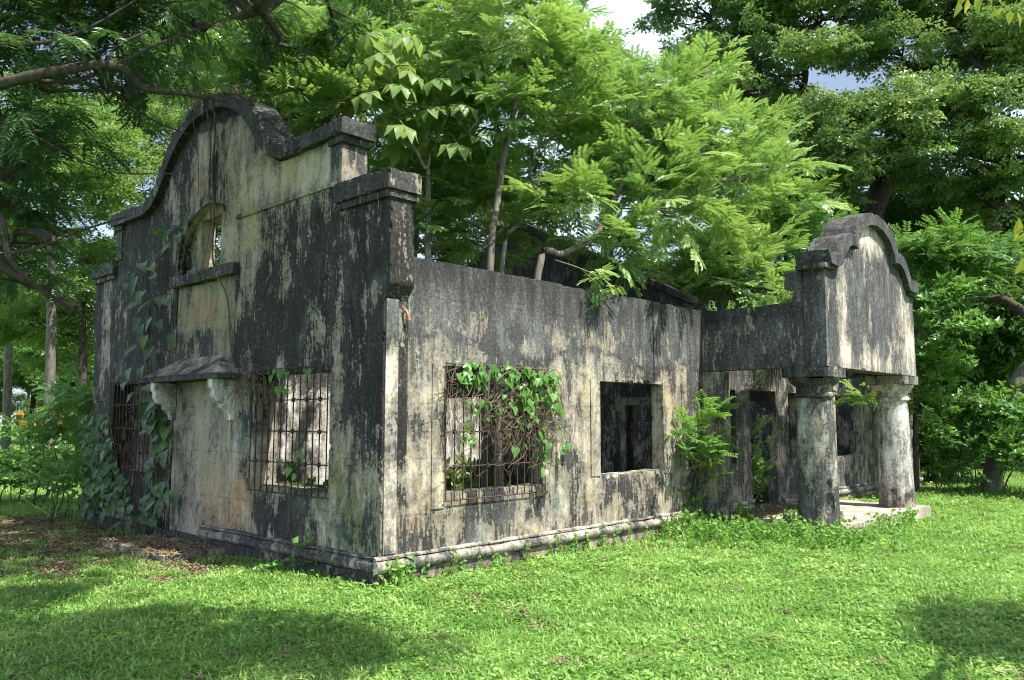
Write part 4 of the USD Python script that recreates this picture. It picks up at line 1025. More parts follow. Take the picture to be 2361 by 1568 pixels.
tree('feathery_tree', 'slim pale-stemmed feathery tree just right of the straight sapling', 'tree', C_, 0.045,
     [ci(1250, 400, 10.9, 0.7, 0.3), ci(1330, 340, 11.2, 0.7, 0.3), ci(1180, 430, 10.6, 0.55, 0.25), ci(1280, 500, 10.4, 0.55, 0.25), ci(1390, 250, 11.6, 0.7, 0.3), ci(1080, 400, 10.8, 0.6, 0.3), ci(1330, 560, 10.0, 0.4, 0.18)],
     170, 'feather', BARK_P, 103, 0.70, 9, (0.40, 0.13), 'feathery trees growing inside the ruin')
D_ = [ai(930, 760, 10.0), ai(965, 480, 11.0), ai(1010, 380, 11.4), ai(1080, 310, 11.7), ai(1130, 260, 12.0)]
D_[0][2] = 0.0
tree('feathery_tree', 'feathery tree behind the front corner cap, with long pale slanting limbs', 'tree', D_, 0.05,
     [ci(960, 330, 11.5, 0.7, 0.3), ci(1010, 440, 11.0, 0.65, 0.3), ci(1100, 480, 10.6, 0.6, 0.28), ci(900, 360, 11.8, 0.6, 0.3), ci(1040, 530, 10.3, 0.6, 0.25), ci(970, 540, 10.4, 0.5, 0.22), ci(1130, 560, 10.0, 0.45, 0.2), ci(880, 440, 11.5, 0.6, 0.3), ci(1000, 270, 12, 0.6, 0.3), ci(990, 585, 10.2, 0.45, 0.18)],
     244, 'feather', BARK_P, 104, 0.70, 9, (0.40, 0.13), 'feathery trees growing inside the ruin',
     limbs=[([ai(965, 480, 11.0), ai(985, 430, 10.4), ai(1060, 330, 9.6), ai(1115, 260, 9.4)], 0.035), ([ai(950, 560, 10.6), ai(905, 400, 11.2), ai(872, 280, 11.8), ai(850, 220, 12)], 0.022)])
E_ = [at(640, 560, 14.5), at(652, 330, 14.5), at(640, 240, 14.7), at(650, 120, 15)]
E_[0][2] = 0.0
tree('feathery_tree', 'feathery tree crowded behind the right flank of the curved gable', 'tree', E_, 0.06,
     [cl(640, 200, 14.5, 0.9, 0.5), cl(720, 190, 14.5, 0.9, 0.45), cl(560, 190, 14.8, 0.8, 0.5), cl(790, 200, 14.3, 0.9, 0.45), cl(700, 270, 14.0, 0.8, 0.35), cl(620, 120, 15, 0.8, 0.5), cl(760, 130, 15, 0.8, 0.4), cl(850, 250, 13.6, 0.8, 0.4), cl(640, 280, 14.4, 0.6, 0.3), cl(820, 160, 14, 0.7, 0.35), cl(540, 120, 15, 0.8, 0.4), cl(495, 570, 15.0, 0.6, 0.7), cl(490, 520, 15.5, 0.6, 0.6)],
     312, 'feather', BARK_D, 105, 0.82, 10, (0.5, 0.18), 'feathery trees growing inside the ruin',
     limbs=[([at(652, 330, 14.5), at(700, 300, 14.2), at(760, 220, 14.3)], 0.025)])
G_ = [ai(1690, 760, 13.6), ai(1680, 610, 13.8), ai(1705, 545, 14), ai(1690, 480, 14.2), ai(1730, 400, 14.4)]
G_[0][2] = 0.0
tree('feathery_tree', 'bushy feathery tree standing behind the dark porch beam', 'tree', G_, 0.055,
     [ci(1600, 640, 13.0, 0.7, 0.4), ci(1690, 650, 13.0, 0.75, 0.4), ci(1780, 670, 13.0, 0.65, 0.35), ci(1640, 560, 13.6, 0.7, 0.35), ci(1740, 600, 13.4, 0.6, 0.35), ci(1560, 560, 13.4, 0.5, 0.3), ci(1700, 470, 14.2, 0.7, 0.35), ci(1790, 480, 14.6, 0.7, 0.35), ci(1770, 400, 14.6, 0.7, 0.35), ci(1830, 690, 12.8, 0.4, 0.25)],
     312, 'feather', BARK_D, 106, 0.78, 10, (0.5, 0.2), 'feathery trees growing inside the ruin')
H_ = [ai(1820, 780, 15.5), ai(1815, 640, 15.5), ai(1800, 540, 15.5), ai(1780, 460, 15.6)]
H_[0][2] = 0.0
tree('leafy_sapling', 'leafy sapling with pinnate leaves just left of the porch arch', 'tree', H_, 0.05,
     [ci(1810, 510, 15.2, 0.55, 0.3), ci(1880, 510, 15.4, 0.55, 0.3), ci(1790, 590, 15, 0.5, 0.35), ci(1830, 560, 15, 0.5, 0.3), ci(1740, 520, 15.4, 0.5, 0.3), ci(1850, 620, 15, 0.4, 0.3), ci(1800, 650, 15, 0.4, 0.3)],
     260, 'pinnate', BARK_D, 107, 0.8, 8, (0.4, 0.2))

# the dark tree that reaches in from the left
T = [foot(-420, 11.5), at(-400, 700, 11.5), at(-330, 400, 11.3), at(-200, 260, 11)]
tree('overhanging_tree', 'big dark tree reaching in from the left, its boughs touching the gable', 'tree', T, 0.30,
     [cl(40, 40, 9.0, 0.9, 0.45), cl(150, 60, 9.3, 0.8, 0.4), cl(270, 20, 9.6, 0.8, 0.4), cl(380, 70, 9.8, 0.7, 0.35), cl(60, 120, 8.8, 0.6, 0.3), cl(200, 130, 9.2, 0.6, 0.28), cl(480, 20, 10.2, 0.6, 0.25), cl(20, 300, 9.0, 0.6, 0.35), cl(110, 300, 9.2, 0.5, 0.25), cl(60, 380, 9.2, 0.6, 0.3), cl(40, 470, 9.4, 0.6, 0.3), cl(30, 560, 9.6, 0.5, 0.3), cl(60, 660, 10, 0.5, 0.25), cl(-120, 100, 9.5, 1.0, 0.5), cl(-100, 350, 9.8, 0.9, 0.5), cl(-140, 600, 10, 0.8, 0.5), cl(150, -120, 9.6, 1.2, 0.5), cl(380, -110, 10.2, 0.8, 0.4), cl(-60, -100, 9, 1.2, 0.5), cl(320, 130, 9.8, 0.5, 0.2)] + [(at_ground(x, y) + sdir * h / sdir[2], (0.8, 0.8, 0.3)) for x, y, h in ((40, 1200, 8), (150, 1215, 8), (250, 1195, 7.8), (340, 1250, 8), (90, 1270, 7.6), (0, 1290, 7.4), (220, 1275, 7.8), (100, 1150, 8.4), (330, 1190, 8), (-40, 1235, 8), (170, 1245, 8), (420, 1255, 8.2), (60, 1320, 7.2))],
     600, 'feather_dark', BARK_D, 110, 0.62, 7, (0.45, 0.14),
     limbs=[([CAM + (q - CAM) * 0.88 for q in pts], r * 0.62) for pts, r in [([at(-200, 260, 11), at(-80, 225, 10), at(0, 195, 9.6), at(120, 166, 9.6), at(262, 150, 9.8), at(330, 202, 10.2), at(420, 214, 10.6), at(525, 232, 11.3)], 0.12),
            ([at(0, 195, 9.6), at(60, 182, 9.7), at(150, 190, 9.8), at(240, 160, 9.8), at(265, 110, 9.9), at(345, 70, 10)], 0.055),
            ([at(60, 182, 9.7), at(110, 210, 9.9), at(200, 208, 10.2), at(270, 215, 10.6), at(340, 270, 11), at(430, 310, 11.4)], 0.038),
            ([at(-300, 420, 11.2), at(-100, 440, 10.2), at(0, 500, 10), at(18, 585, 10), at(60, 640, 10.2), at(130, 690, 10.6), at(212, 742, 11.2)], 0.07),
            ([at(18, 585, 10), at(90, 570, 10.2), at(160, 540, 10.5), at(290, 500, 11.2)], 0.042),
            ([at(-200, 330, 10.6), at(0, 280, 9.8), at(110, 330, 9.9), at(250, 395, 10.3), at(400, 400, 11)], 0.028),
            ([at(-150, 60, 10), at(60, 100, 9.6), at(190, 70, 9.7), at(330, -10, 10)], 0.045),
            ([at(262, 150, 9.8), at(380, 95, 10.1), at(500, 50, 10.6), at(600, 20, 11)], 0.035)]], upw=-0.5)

# trees behind the ruin
def standing(x, d, top, label, kind, clusters, n, r0, seed, bark=None, category='tree', name='background_tree', group=None, lean=0, **kw):
    b = foot(x, d)
    T = [b, at(x + lean * 0.3, (968 + top) / 2 + 60, d), at(x + lean * 0.7, top + 120, d), at(x + lean, top, d)]
    return tree(name, label, category, T, r0, clusters, n, kind, BARK_D if bark is None else bark, seed, group=group, **kw)


# the huge spreading tree at the right
RT_ = [foot(1965, 24), at(1985, 640, 24), at(2000, 540, 24), at(2030, 430, 23.6), at(2050, 330, 23.4)]
rain = [ (1640, 30, 25, 1.6), (1760, 60, 24.5, 2.0), (1900, 40, 24, 2.0), (2040, 20, 24, 2.0), (2180, 30, 24, 2.0), (2320, 60, 24, 2.0),
        (1700, 150, 24, 1.7), (1850, 170, 23.5, 1.6), (2080, 130, 23.5, 1.6), (2240, 130, 23, 1.8), (2390, 160, 23, 1.8),
        (1640, 230, 23.5, 1.1), (1900, 290, 22.5, 1.35), (2010, 270, 22, 1.4), (2110, 250, 22, 1.5), (2290, 260, 22.5, 1.7), (1830, 340, 22, 1.1), (1880, 400, 21.8, 1.1), (1960, 350, 21.5, 1.0),
        (2190, 330, 22, 1.3), (2340, 360, 22.5, 1.6), (1760, 300, 22.5, 1.0), (1720, 220, 24, 1.2), (2300, 450, 23, 1.5), (2200, 430, 23.5, 1.2), (2410, 450, 23, 1.5), (2110, 380, 22.4, 0.9), (1950, 430, 22.4, 0.8),
        (1700, -80, 25, 2.0), (1850, -90, 25, 2.2), (2100, -100, 25, 2.2), (2350, -80, 25, 2.2), (2500, 60, 24, 2.2)]
tree('rain_tree', 'huge spreading tree behind the porch arch, yellow-green tops over dark boughs', 'tree', RT_, 0.55,
     [cl(x, y, d, r, r * 0.42) for x, y, d, r in rain], 3300, 'rain', BARK_D, 120, 0.9, 11, (0.6, 0.16), r1=0.22, upw=0.2,
     limbs=[([at(2000, 540, 24), at(2060, 400, 23), at(2110, 300, 22.6), at(2200, 250, 22.8), at(2330, 190, 23)], 0.22),
            ([at(1990, 600, 24), at(1930, 420, 23.5), at(1880, 330, 23.5), at(1850, 240, 24), at(1855, 150, 24.5), at(1800, 60, 25)], 0.18),
            ([at(2050, 330, 23.4), at(2060, 260, 23.4), at(2150, 150, 23.8), at(2290, 120, 24)], 0.14),
            ([at(1880, 330, 23.5), at(1770, 230, 23.8), at(1740, 130, 24.3), at(1650, 90, 25)], 0.12),
            ([at(2110, 300, 22.6), at(2200, 345, 22.4), at(2320, 380, 22.6)], 0.11),
            ([at(1990, 600, 24), at(2120, 540, 23), at(2230, 570, 22.6), at(2320, 500, 22.8)], 0.13)])
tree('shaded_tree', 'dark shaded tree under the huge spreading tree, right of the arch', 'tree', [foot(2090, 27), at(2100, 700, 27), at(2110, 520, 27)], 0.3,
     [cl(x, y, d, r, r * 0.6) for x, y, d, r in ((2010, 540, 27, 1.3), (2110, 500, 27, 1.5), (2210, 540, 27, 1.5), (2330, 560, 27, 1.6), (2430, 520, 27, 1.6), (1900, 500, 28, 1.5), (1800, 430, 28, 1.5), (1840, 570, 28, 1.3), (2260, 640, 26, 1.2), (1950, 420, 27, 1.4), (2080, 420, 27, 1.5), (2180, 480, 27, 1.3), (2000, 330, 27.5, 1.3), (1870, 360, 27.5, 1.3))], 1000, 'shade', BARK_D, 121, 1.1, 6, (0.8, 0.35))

# tall trees behind the middle and the gable
for i, (x, d, top, n, rows, lab) in enumerate([
    (800, 26, 60, 1100, ((760, 20, 2.0), (860, 60, 1.8), (800, 110, 1.9), (700, 80, 1.7), (900, -20, 1.8), (790, -60, 2.0), (880, 140, 1.5), (720, 160, 1.6)), 'tall mid-green tree in the distance above the corner cap'),
    (1030, 28, 80, 900, ((1010, 20, 1.8), (1060, 90, 1.6), (980, 110, 1.5), (1110, 10, 1.7), (1030, -60, 1.9), (1000, 190, 1.5), (1090, 180, 1.6)), 'dark-leaved tall tree in the distance between the two big-leaved crowns'),
    (1400, 25, 110, 1000, ((1370, 210, 1.2), (1440, 240, 1.0), (1310, 160, 1.4), (1350, 280, 1.7), (1460, 300, 1.6), (1260, 250, 1.6), (1560, 420, 1.6), (1500, 380, 1.6), (1400, 400, 1.7)), 'tall tree behind the feathery saplings, beside the gap of blue sky'),
    (1150, 24, 350, 700, ((1100, 380, 1.7), (1200, 420, 1.8), (1000, 420, 1.7), (1300, 450, 1.7), (1130, 500, 1.7), (1250, 540, 1.6), (950, 500, 1.7)), 'leafy tree low behind the saplings over the long wall')]):
    standing(x, d, top, lab, 'canopy', [cl(a, b, d + (k % 3) * 0.7, r, r * 0.65) for k, (a, b, r) in enumerate(rows)], int(n * 0.5), 0.25, 130 + i, pads=7, pad=(0.7, 0.3), scale=1.0)

# trees at the left beyond the ruin
for i, (x, d, top, n, rows, bark, lab) in enumerate([
    (118, 21, 420, 950, ((90, 300, 1.5), (180, 330, 1.4), (60, 400, 1.4), (150, 430, 1.3), (250, 380, 1.3), (30, 330, 1.4), (110, 500, 1.1), (210, 480, 1.1)), BARK, 'light green tree with a slim grey trunk at the far left'),
    (270, 24, 400, 1000, ((280, 300, 1.6), (350, 350, 1.5), (240, 430, 1.4), (330, 440, 1.5), (390, 320, 1.5), (200, 270, 1.5), (290, 520, 1.3), (380, 250, 1.4), (420, 400, 1.4)), BARK, 'sunlit light green tree just left of the gable shoulder'),
    (470, 27, 200, 1000, ((490, 570, 1.4), (500, 500, 1.4), (470, 160, 1.6), (400, 170, 1.5), (540, 200, 1.5), (440, 250, 1.5), (500, 90, 1.6), (380, 90, 1.5)), BARK, 'sunlit tree rising behind the top of the curved gable'),
    (20, 26, 480, 800, ((0, 560, 1.6), (90, 600, 1.5), (30, 680, 1.6), (150, 590, 1.5), (-60, 640, 1.7), (120, 690, 1.4)), BARK, 'low-crowned tree at the left edge of the lawn'),
    (190, 22, 620, 800, ((180, 690, 1.0), (130, 740, 0.9), (195, 800, 0.9), (40, 790, 0.9), (200, 600, 1.1)), BARK_D, 'thicket tree with forked trunk beside the left corner')]):
    standing(x, d, top, lab, 'canopy', [cl(a, b, d + (k % 3) * 0.7, r, r * 0.6) for k, (a, b, r) in enumerate(rows)], int(n * 0.5), 0.14, 140 + i, bark, pads=7, pad=(0.55, 0.22), scale=0.8)

# the dark forest edge far behind the clearing: it reads as one mass
rg = np.random.default_rng(77)
fo = thing('distant_forest', 'dense dark forest edge closing off the far side of the clearing', 'forest', (30, 30, 0))
tag(fo, None, None, None, 'stuff')
FP, FD, FT = [], [], []
for i, (x, d) in enumerate([(-900, 40), (-700, 37), (-480, 42), (-420, 36), (-150, 120), (-20, 125), (60, 122), (140, 124), (200, 122), (260, 120), (320, 126), (-200, 62), (-110, 60), (-20, 64), (70, 62), (150, 60), (235, 63), (310, 60), (330, 42), (470, 40), (640, 40), (790, 42), (950, 40), (1100, 42), (1250, 40), (1400, 41), (1550, 40), (1690, 38), (1820, 37), (1940, 34), (2050, 33), (2150, 32), (2250, 31), (2350, 30), (2470, 30), (2620, 31), (2800, 32), (3050, 34)]):
    H = rg.uniform(5.5, 8.5) * (1 if d < 55 else 1.6 if d < 90 else 2.2)
    b = foot(x, d)
    FT.append(tube([b, b + [0.2, 0.1, H * 0.5], b + [0.1, 0.3, H * 0.9]], 0.22, 0.1, 7, 4))
    cs = []
    for k in range(10):
        a = rg.uniform(0, 6.28); h = H * rg.uniform(0.38 if 55 < d < 90 else 0.08, 1.0); rr = 2.4 * (1 if d < 55 else 1.5) * math.sqrt(max(0.1, 1 - (h / H - 0.45) ** 2 * 2.4))
        cs.append((b + np.array([math.cos(a) * rr * rg.uniform(0.3, 1), math.sin(a) * rr * rg.uniform(0.3, 1), h]), (1.6, 1.6, 1.1)))
    P, D, _ = crown_points(cs, 480, 300 + i, 6, (1.0, 0.5))
    FP.append(P); FD.append(D)
obj('trunks', cat(FT), BARK_D, fo, True)
FP, FD = np.vstack(FP), np.vstack(FD)
scatter('crowns', fo, 'back', FP, frames(FD, np.array([0, 0, 1.0]) + rg.normal(0, 0.3, FP.shape), rg.normal(0, 0.3, len(FP))), 1.4 * rg.uniform(0.7, 1.3, len(FP)), 4)

# the tree beside the viewer: only leaves of its lowest twigs hang into view, its crown shades the lawn
def shade_spot(x, y, h):
    return at_ground(x, y) + sdir * h / sdir[2]


nb = CAM + np.array([FW[0], FW[1], 0]) * -2.6 + RT * 4.2; nb[2] = GZ - 0.05
near_cl = [(shade_spot(x, y, h), (r, r, r * 0.4)) for x, y, h, r in ((60, 1400, 6.6, 0.6), (200, 1450, 6.4, 0.6), (380, 1460, 6.3, 0.55), (560, 1480, 6.2, 0.55), (720, 1480, 6.3, 0.5), (860, 1500, 6.2, 0.35), (80, 1550, 6.0, 0.6), (300, 1560, 6.0, 0.6), (500, 1570, 5.8, 0.4), (2210, 1460, 5.4, 0.35), (2310, 1440, 5.4, 0.4), (2370, 1475, 5.3, 0.45), (0, 1640, 6, 0.7), (2480, 1500, 5, 0.7))]
tree('lawn_tree', 'tree beside the viewer, young yellow-green leaves hanging in at the upper right corner', 'tree', [nb, nb + [0.2, 0.1, 2.4], nb + [0.1, 0.5, 4.2], nb + [-0.2, 0.9, 6.0]], 0.22, near_cl, 620, 'canopy', BARK, 160, 0.7, 6, (0.4, 0.15))

# ------------------------------------------------------------------ vines and single leaves
OUTL = np.array([(0.0, 0.0), (-0.09, 0.20), (-0.02, 0.40), (0.18, 0.50), (0.42, 0.45), (0.68, 0.27), (1.0, 0.0)])


def heart(P, D, N, L, Wd, droop=0.25, fold=0.22):
    D, N = unit(np.array(D, float)), np.array(N, float)
    S = unit(np.cross(N, D)); N = unit(np.cross(D, S))
    pts = []
    for sg in (1, -1):
        for t, s in (OUTL if sg == 1 else OUTL[1:-1]):
            pts.append(P + D * L * t + S * sg * s * Wd + N * (fold * s * Wd * 1.4 - droop * L * max(0, t) ** 2))
    m1, m2 = P + D * L * 0.2 - N * droop * L * 0.04, P + D * L * 0.6 - N * droop * L * 0.36
    v = np.array(pts + [m1, m2]); A, B = len(pts), len(pts) + 1      # 0..6 right, 7..11 left
    f = [(A, 1, 0), (A, 2, 1), (A, 3, 2), (B, A, 0)[0:0] or (A, 4, 3), (A, B, 4), (B, 5, 4), (B, 6, 5),
         (A, 0, 7), (A, 7, 8), (A, 8, 9), (A, 9, 10), (A, 10, B), (B, 10, 11), (B, 11, 6)]
    return v, np.array(f)


def front_pt(x, y, off=0.1):
    """point seen at x, y that lies that far off the front wall"""
    d = FW + (x - 1180.5) / 1873.0 * RT - (y - 784.0) / 1873.0 * UP
    return CAM + d * ((-off - CAM[0]) / d[0])


rg = np.random.default_rng(41)
# vine over the barred window of the long wall
vine = thing('window_vine', 'heart-leaved climbing vine tangled over the barred window of the long wall', 'vine', (1.8, -0.1, 0.7))
stems = []
for k in range(230):
    x0 = rg.uniform(0.85, 2.75) if k < 150 else rg.uniform(1.5, 2.75); z0 = rg.uniform(1.5, 2.28); p = np.array([x0, -0.07 - rg.uniform(0, 0.10), z0]); pts = [p]
    for j in range(4):
        p = p + np.array([rg.normal(0, 0.13), rg.normal(0, 0.03), rg.normal(-0.10, 0.11)]); p[1] = min(-0.05, max(-0.22, p[1])); p[2] = min(2.3, p[2]); pts.append(p)
    stems.append(tube(pts, rg.uniform(0.0025, 0.006), 0.0018, 4, 4))
for k in range(16):
    x0 = rg.uniform(0.86, 1.05); z0 = rg.uniform(1.7, 2.2)
    stems.append(tube([(x0, -0.07, z0), (x0 - rg.uniform(0, 0.10), -0.10, z0 - 0.25), (x0 + rg.uniform(-0.1, 0.1), -0.08, z0 - 0.6)], 0.004, 0.002, 4, 4))
obj('stem', cat(stems), DRYVINE, vine, True, kind='stuff')
blobs = [(95, 0.98, 2.74, 2.08, 2.30), (78, 2.0, 2.76, 1.78, 2.26), (26, 1.0, 1.5, 1.75, 2.25), (34, 1.35, 2.4, 1.6, 2.1), (14, 1.8, 2.5, 1.2, 1.65), (12, 2.42, 2.6, 0.95, 1.55), (8, 2.74, 2.86, 1.45, 1.85), (6, 2.9, 3.05, 1.15, 1.42), (8, 1.08, 1.3, 1.3, 1.6)]
for n, x0, x1, z0, z1 in blobs:
    for k in range(n):
        L = rg.choice([0.06, 0.085, 0.10, 0.125]) * rg.uniform(0.85, 1.15)
        P = np.array([rg.uniform(x0, x1), -0.07 - rg.uniform(0, 0.12) * (1 if n > 8 else 0.25), rg.uniform(z0, z1)])
        D = np.array([rg.normal(0, 0.5), -0.35, -0.8 + rg.normal(0, 0.25)])
        N = np.array([rg.normal(0, 0.35), -0.75, 0.65 + rg.normal(0, 0.25)])
        obj('leaf', heart(P, D, N, L, L * rg.uniform(0.75, 0.95)), F_VINE, vine, True)

# few shoots on the front window grille
v2 = thing('young_vine', 'thin vine with few round leaves and dry tendrils on the right front grille', 'vine', front_pt(640, 870))
stems = []
for k in range(26):
    p = front_pt(rg.uniform(560, 770), rg.uniform(850, 900), rg.uniform(0.05, 0.10)); pts = [p]
    for j in range(3):
        p = p + np.array([rg.normal(0, 0.02), rg.normal(0, 0.12), rg.normal(-0.06, 0.09)]); p[0] = min(p[0], -0.045); pts.append(p)
    stems.append(tube(pts, rg.uniform(0.003, 0.006), 0.002, 4, 4))
stems.append(tube([front_pt(705, 850), front_pt(640, 960), front_pt(690, 1040), front_pt(640, 1110)], 0.005, 0.003, 4))
obj('stem', cat(stems), DRYVINE, v2, True, kind='stuff')
for x, y in ((635, 853), (650, 851), (662, 858), (648, 862), (712, 856), (720, 852), (655, 885), (645, 893), (660, 898), (665, 905), (628, 866), (668, 1080), (682, 1095), (620, 1102), (648, 1060), (690, 1040)):
    P = front_pt(x, y, rg.uniform(0.06, 0.14)); L = rg.uniform(0.08, 0.12)
    obj('leaf', heart(P, (-0.4, rg.normal(0, 0.5), -0.7), (-0.7, -0.3 + rg.normal(0, 0.3), 0.7), L, L * 0.9), F_VINE, v2, True)

# climbing pothos up the front
pot = thing('pothos_vine', 'big variegated pothos climbing the shaded front wall beside the niche window', 'vine', front_pt(340, 1100))
PL = [(432, 500, .26), (405, 512, .28), (412, 540, .26), (392, 565, .26), (370, 540, .30), (425, 520, .24), (385, 530, .26), (440, 622, .26), (330, 606, .34), (345, 612, .30), (312, 640, .34), (298, 650, .30), (352, 636, .26), (330, 672, .30), (372, 684, .30), (382, 690, .26), (345, 694, .30), (318, 700, .28),
      (320, 735, .26), (350, 735, .26), (365, 742, .24), (325, 752, .28), (335, 775, .26), (398, 772, .26), (312, 800, .28), (348, 800, .30), (300, 850, .30), (325, 848, .28), (290, 880, .26), (335, 890, .30), (310, 905, .26), (345, 930, .32), (362, 940, .34), (340, 955, .32), (370, 965, .34), (385, 985, .30), (350, 985, .30), (372, 1010, .30), (360, 1035, .28), (345, 1060, .26), (380, 1040, .26), (352, 1085, .26),
      (330, 1195, .24), (350, 1200, .24), (322, 1212, .26), (300, 1198, .22), (395, 1130, .22), (375, 1110, .24), (360, 1120, .22), (385, 1150, .22), (340, 1140, .22), (355, 1155, .24), (330, 1165, .24), (370, 1165, .22)]
pts = [front_pt(x, y, 0.04) for x, y in ((350, 1190), (352, 1050), (345, 900), (330, 780), (345, 700), (330, 640), (370, 580), (430, 500))]
SX = lambda y: float(np.interp(min(y, 1188), [500, 580, 640, 700, 780, 900, 1050, 1190], [430, 370, 330, 345, 330, 345, 352, 350]))
obj('stem', tube(pts, 0.018, 0.010, 6, 5), STEM, pot, True)
obj('leaf_stalk', cat([tube([front_pt(SX(y + 22), y + 22, 0.04), front_pt((x + SX(y + 10)) / 2, y + 4, 0.10), front_pt(x, y, 0.12)], 0.005, 0.003, 4, 3) for x, y, _ in PL if abs(x - SX(y)) < 60]), STEM, pot, True, kind='stuff')
for x, y, L in PL:
    L = L * 0.88
    for q in range(2 if y > 925 else 1):
        P = front_pt(x + rg.normal(0, 9) * q, y + rg.normal(0, 12) * q, rg.uniform(0.08, 0.22))
        obj('leaf', heart(P, (-0.4, -0.55 + rg.normal(0, 0.5), -0.45 + rg.normal(0, 0.25)), (-0.75, -0.3 + rg.normal(0, 0.25), 0.75), L, L * 0.66, 0.3, 0.18), F_POTHOS, pot, True)

# the leaf mass over the left corner
cm = thing('corner_creeper', 'dark leafy creeper smothering the lower left corner of the front', 'vine', front_pt(235, 1180))
for k in range(270):
    u = rg.uniform()
    y = 950 + 235 * u ** 0.8
    x = rg.uniform(196 - 10 * u, 248 + 45 * u + (20 if y > 1090 else 0))
    P = front_pt(x, y, rg.uniform(0.05, 0.32)); L = rg.uniform(0.08, 0.17)
    obj('leaf', heart(P, (-0.5, -0.3 + rg.normal(0, 0.5), -0.6 + rg.normal(0, 0.25)), (-0.7, -0.4 + rg.normal(0, 0.3), 0.7), L, L * 0.75), F_POTHOS, cm, True)
obj('stem', cat([tube([front_pt(rg.uniform(205, 285), 1185, 0.05), front_pt(rg.uniform(200, 280), 1080, 0.1), front_pt(rg.uniform(205, 260), 960, 0.05)], 0.010, 0.005, 5) for k in range(14)]), STEM, cm, True)

# roots and dry stems on the gable
rt = thing('gable_roots', 'tangle of dry roots and twigs draped over the top of the curved gable', 'roots', (-0.1, CY, 6.2))
parts = []
for k in range(110):
    y0 = CY + rg.normal(0, 0.55); j = np.argmin(np.abs(OUT[:, 0] - y0)); p = np.array([rg.uniform(-0.16, 0.2), y0, OUT[j, 1] + 0.02]); pts = [p]
    for q in range(4):
        p = p + np.array([rg.normal(-0.03, 0.05), rg.normal(0, 0.13), rg.normal(-0.03, 0.06)]); p[0] = min(p[0], 0.3)
        if p[0] > -0.11: p[2] = max(p[2], OUT[np.argmin(np.abs(OUT[:, 0] - p[1])), 1] + 0.005)
        pts.append(p)
    parts.append(tube(pts, rg.uniform(0.004, 0.010), 0.002, 4, 4))
obj('root', cat(parts), DRYVINE, rt, True, kind='stuff')
hang = [tube([(-0.13, CY - 0.1, 6.1), (-0.05, CY - 0.08, 5.6), (-0.03, CY - 0.05, 5.0), (-0.03, CY - 0.12, 4.4), (-0.12, CY - 0.1, 3.7)], 0.010, 0.005, 5),
        tube([(-0.13, CY + 0.35, 6.1), (-0.04, CY + 0.32, 5.5), (-0.03, CY + 0.28, 4.9)], 0.007, 0.004, 5),
        tube([(-0.13, CY - 0.35, 6.0), (-0.05, CY - 0.2, 5.6), (-0.03, CY - 0.12, 5.2), (-0.03, CY - 0.22, 4.6), (-0.10, CY - 0.4, 3.8), (-0.03, CY - 0.7, 3.3), (-0.03, CY - 0.82, 2.7), (-0.05, CY - 1.05, 2.2), (-0.06, CY - 1.2, 1.9)], 0.016, 0.008, 6)]
for k in range(26):
    p = np.array([-0.05, 2.95 + rg.normal(0, 0.12), 2.2 + rg.normal(0, 0.12)]); pts = [p]
    for j in range(4):
        p = p + np.array([rg.normal(-0.01, 0.03), rg.normal(-0.05, 0.09), rg.normal(-0.05, 0.08)]); p[0] = min(p[0], -0.02); pts.append(p)
    hang.append(tube(pts, rg.uniform(0.004, 0.008), 0.002, 4, 4))
for h_ in hang[:3]:
    obj('hanging_stem', h_, DRYVINE, rt, True)
obj('tendril', cat(hang[3:]), DRYVINE, rt, True, kind='stuff')
P = np.stack([rg.uniform(-0.2, 0.3, 60), CY + rg.normal(-0.2, 0.6, 60), np.zeros(60)], 1)
P[:, 2] = [OUT[np.argmin(np.abs(OUT[:, 0] - q)), 1] + 0.03 + rg.uniform(-0.05, 0.15) for q in P[:, 1]]
obj('leaf', leaves(P, rg.normal(size=(60, 3)), np.array([0, 0, 1]) + rg.normal(0, 0.4, (60, 3)), 0.07, 0.05), F_VINE, rt, False, kind='stuff')

# big-leaved cecropias behind the corner
def cecropia(label, stem, heads, seed):
    rg = np.random.default_rng(seed)
    t = thing('cecropia_tree', label, 'tree', stem[0])
    st = [tube(stem, 0.030, 0.018, 7, 5)]
    LV = []
    for h in heads:
        for k in range(9):
            a = k * 2.4 + rg.normal(0, 0.2); el = 0.75 - 0.17 * k + rg.normal(0, 0.1)
            d = np.array([math.cos(a) * math.cos(el), math.sin(a) * math.cos(el), math.sin(el)])
            b = h + np.array([0, 0, -0.09 * k]); L = 0.42 * rg.uniform(0.8, 1.15)
            tip = b + d * L + np.array([0, 0, -0.03])
            st.append(tube([b, b + d * L * 0.6 + np.array([0, 0, 0.02]), tip], 0.007, 0.004, 4, 3))
            N = unit(np.array([0, 0, 1.0]) + d * np.array([1, 1, 0]) * 0.45); ax = unit(np.cross(N, [1.0, 0.1, 0])); ay = np.cross(N, ax)
            th = np.arange(8) * 2 * math.pi / 8 + rg.uniform(0, 1)
            D = np.cos(th)[:, None] * ax + np.sin(th)[:, None] * ay - 0.35 * N
            LV.append(leaves(np.repeat(tip[None], 8, 0), D, np.repeat(N[None], 8, 0), 0.36 * rg.uniform(0.8, 1.1, 8), 0.20, 0.05, 0.35, 0.58))
    obj('trunk', cat(st), BARK_P, t, True)
    for lf in LV:
        obj('leaf', lf, F_CECROPIA, t, True)


def zero(pts):
    pts[0][2] = 0.0
    return pts


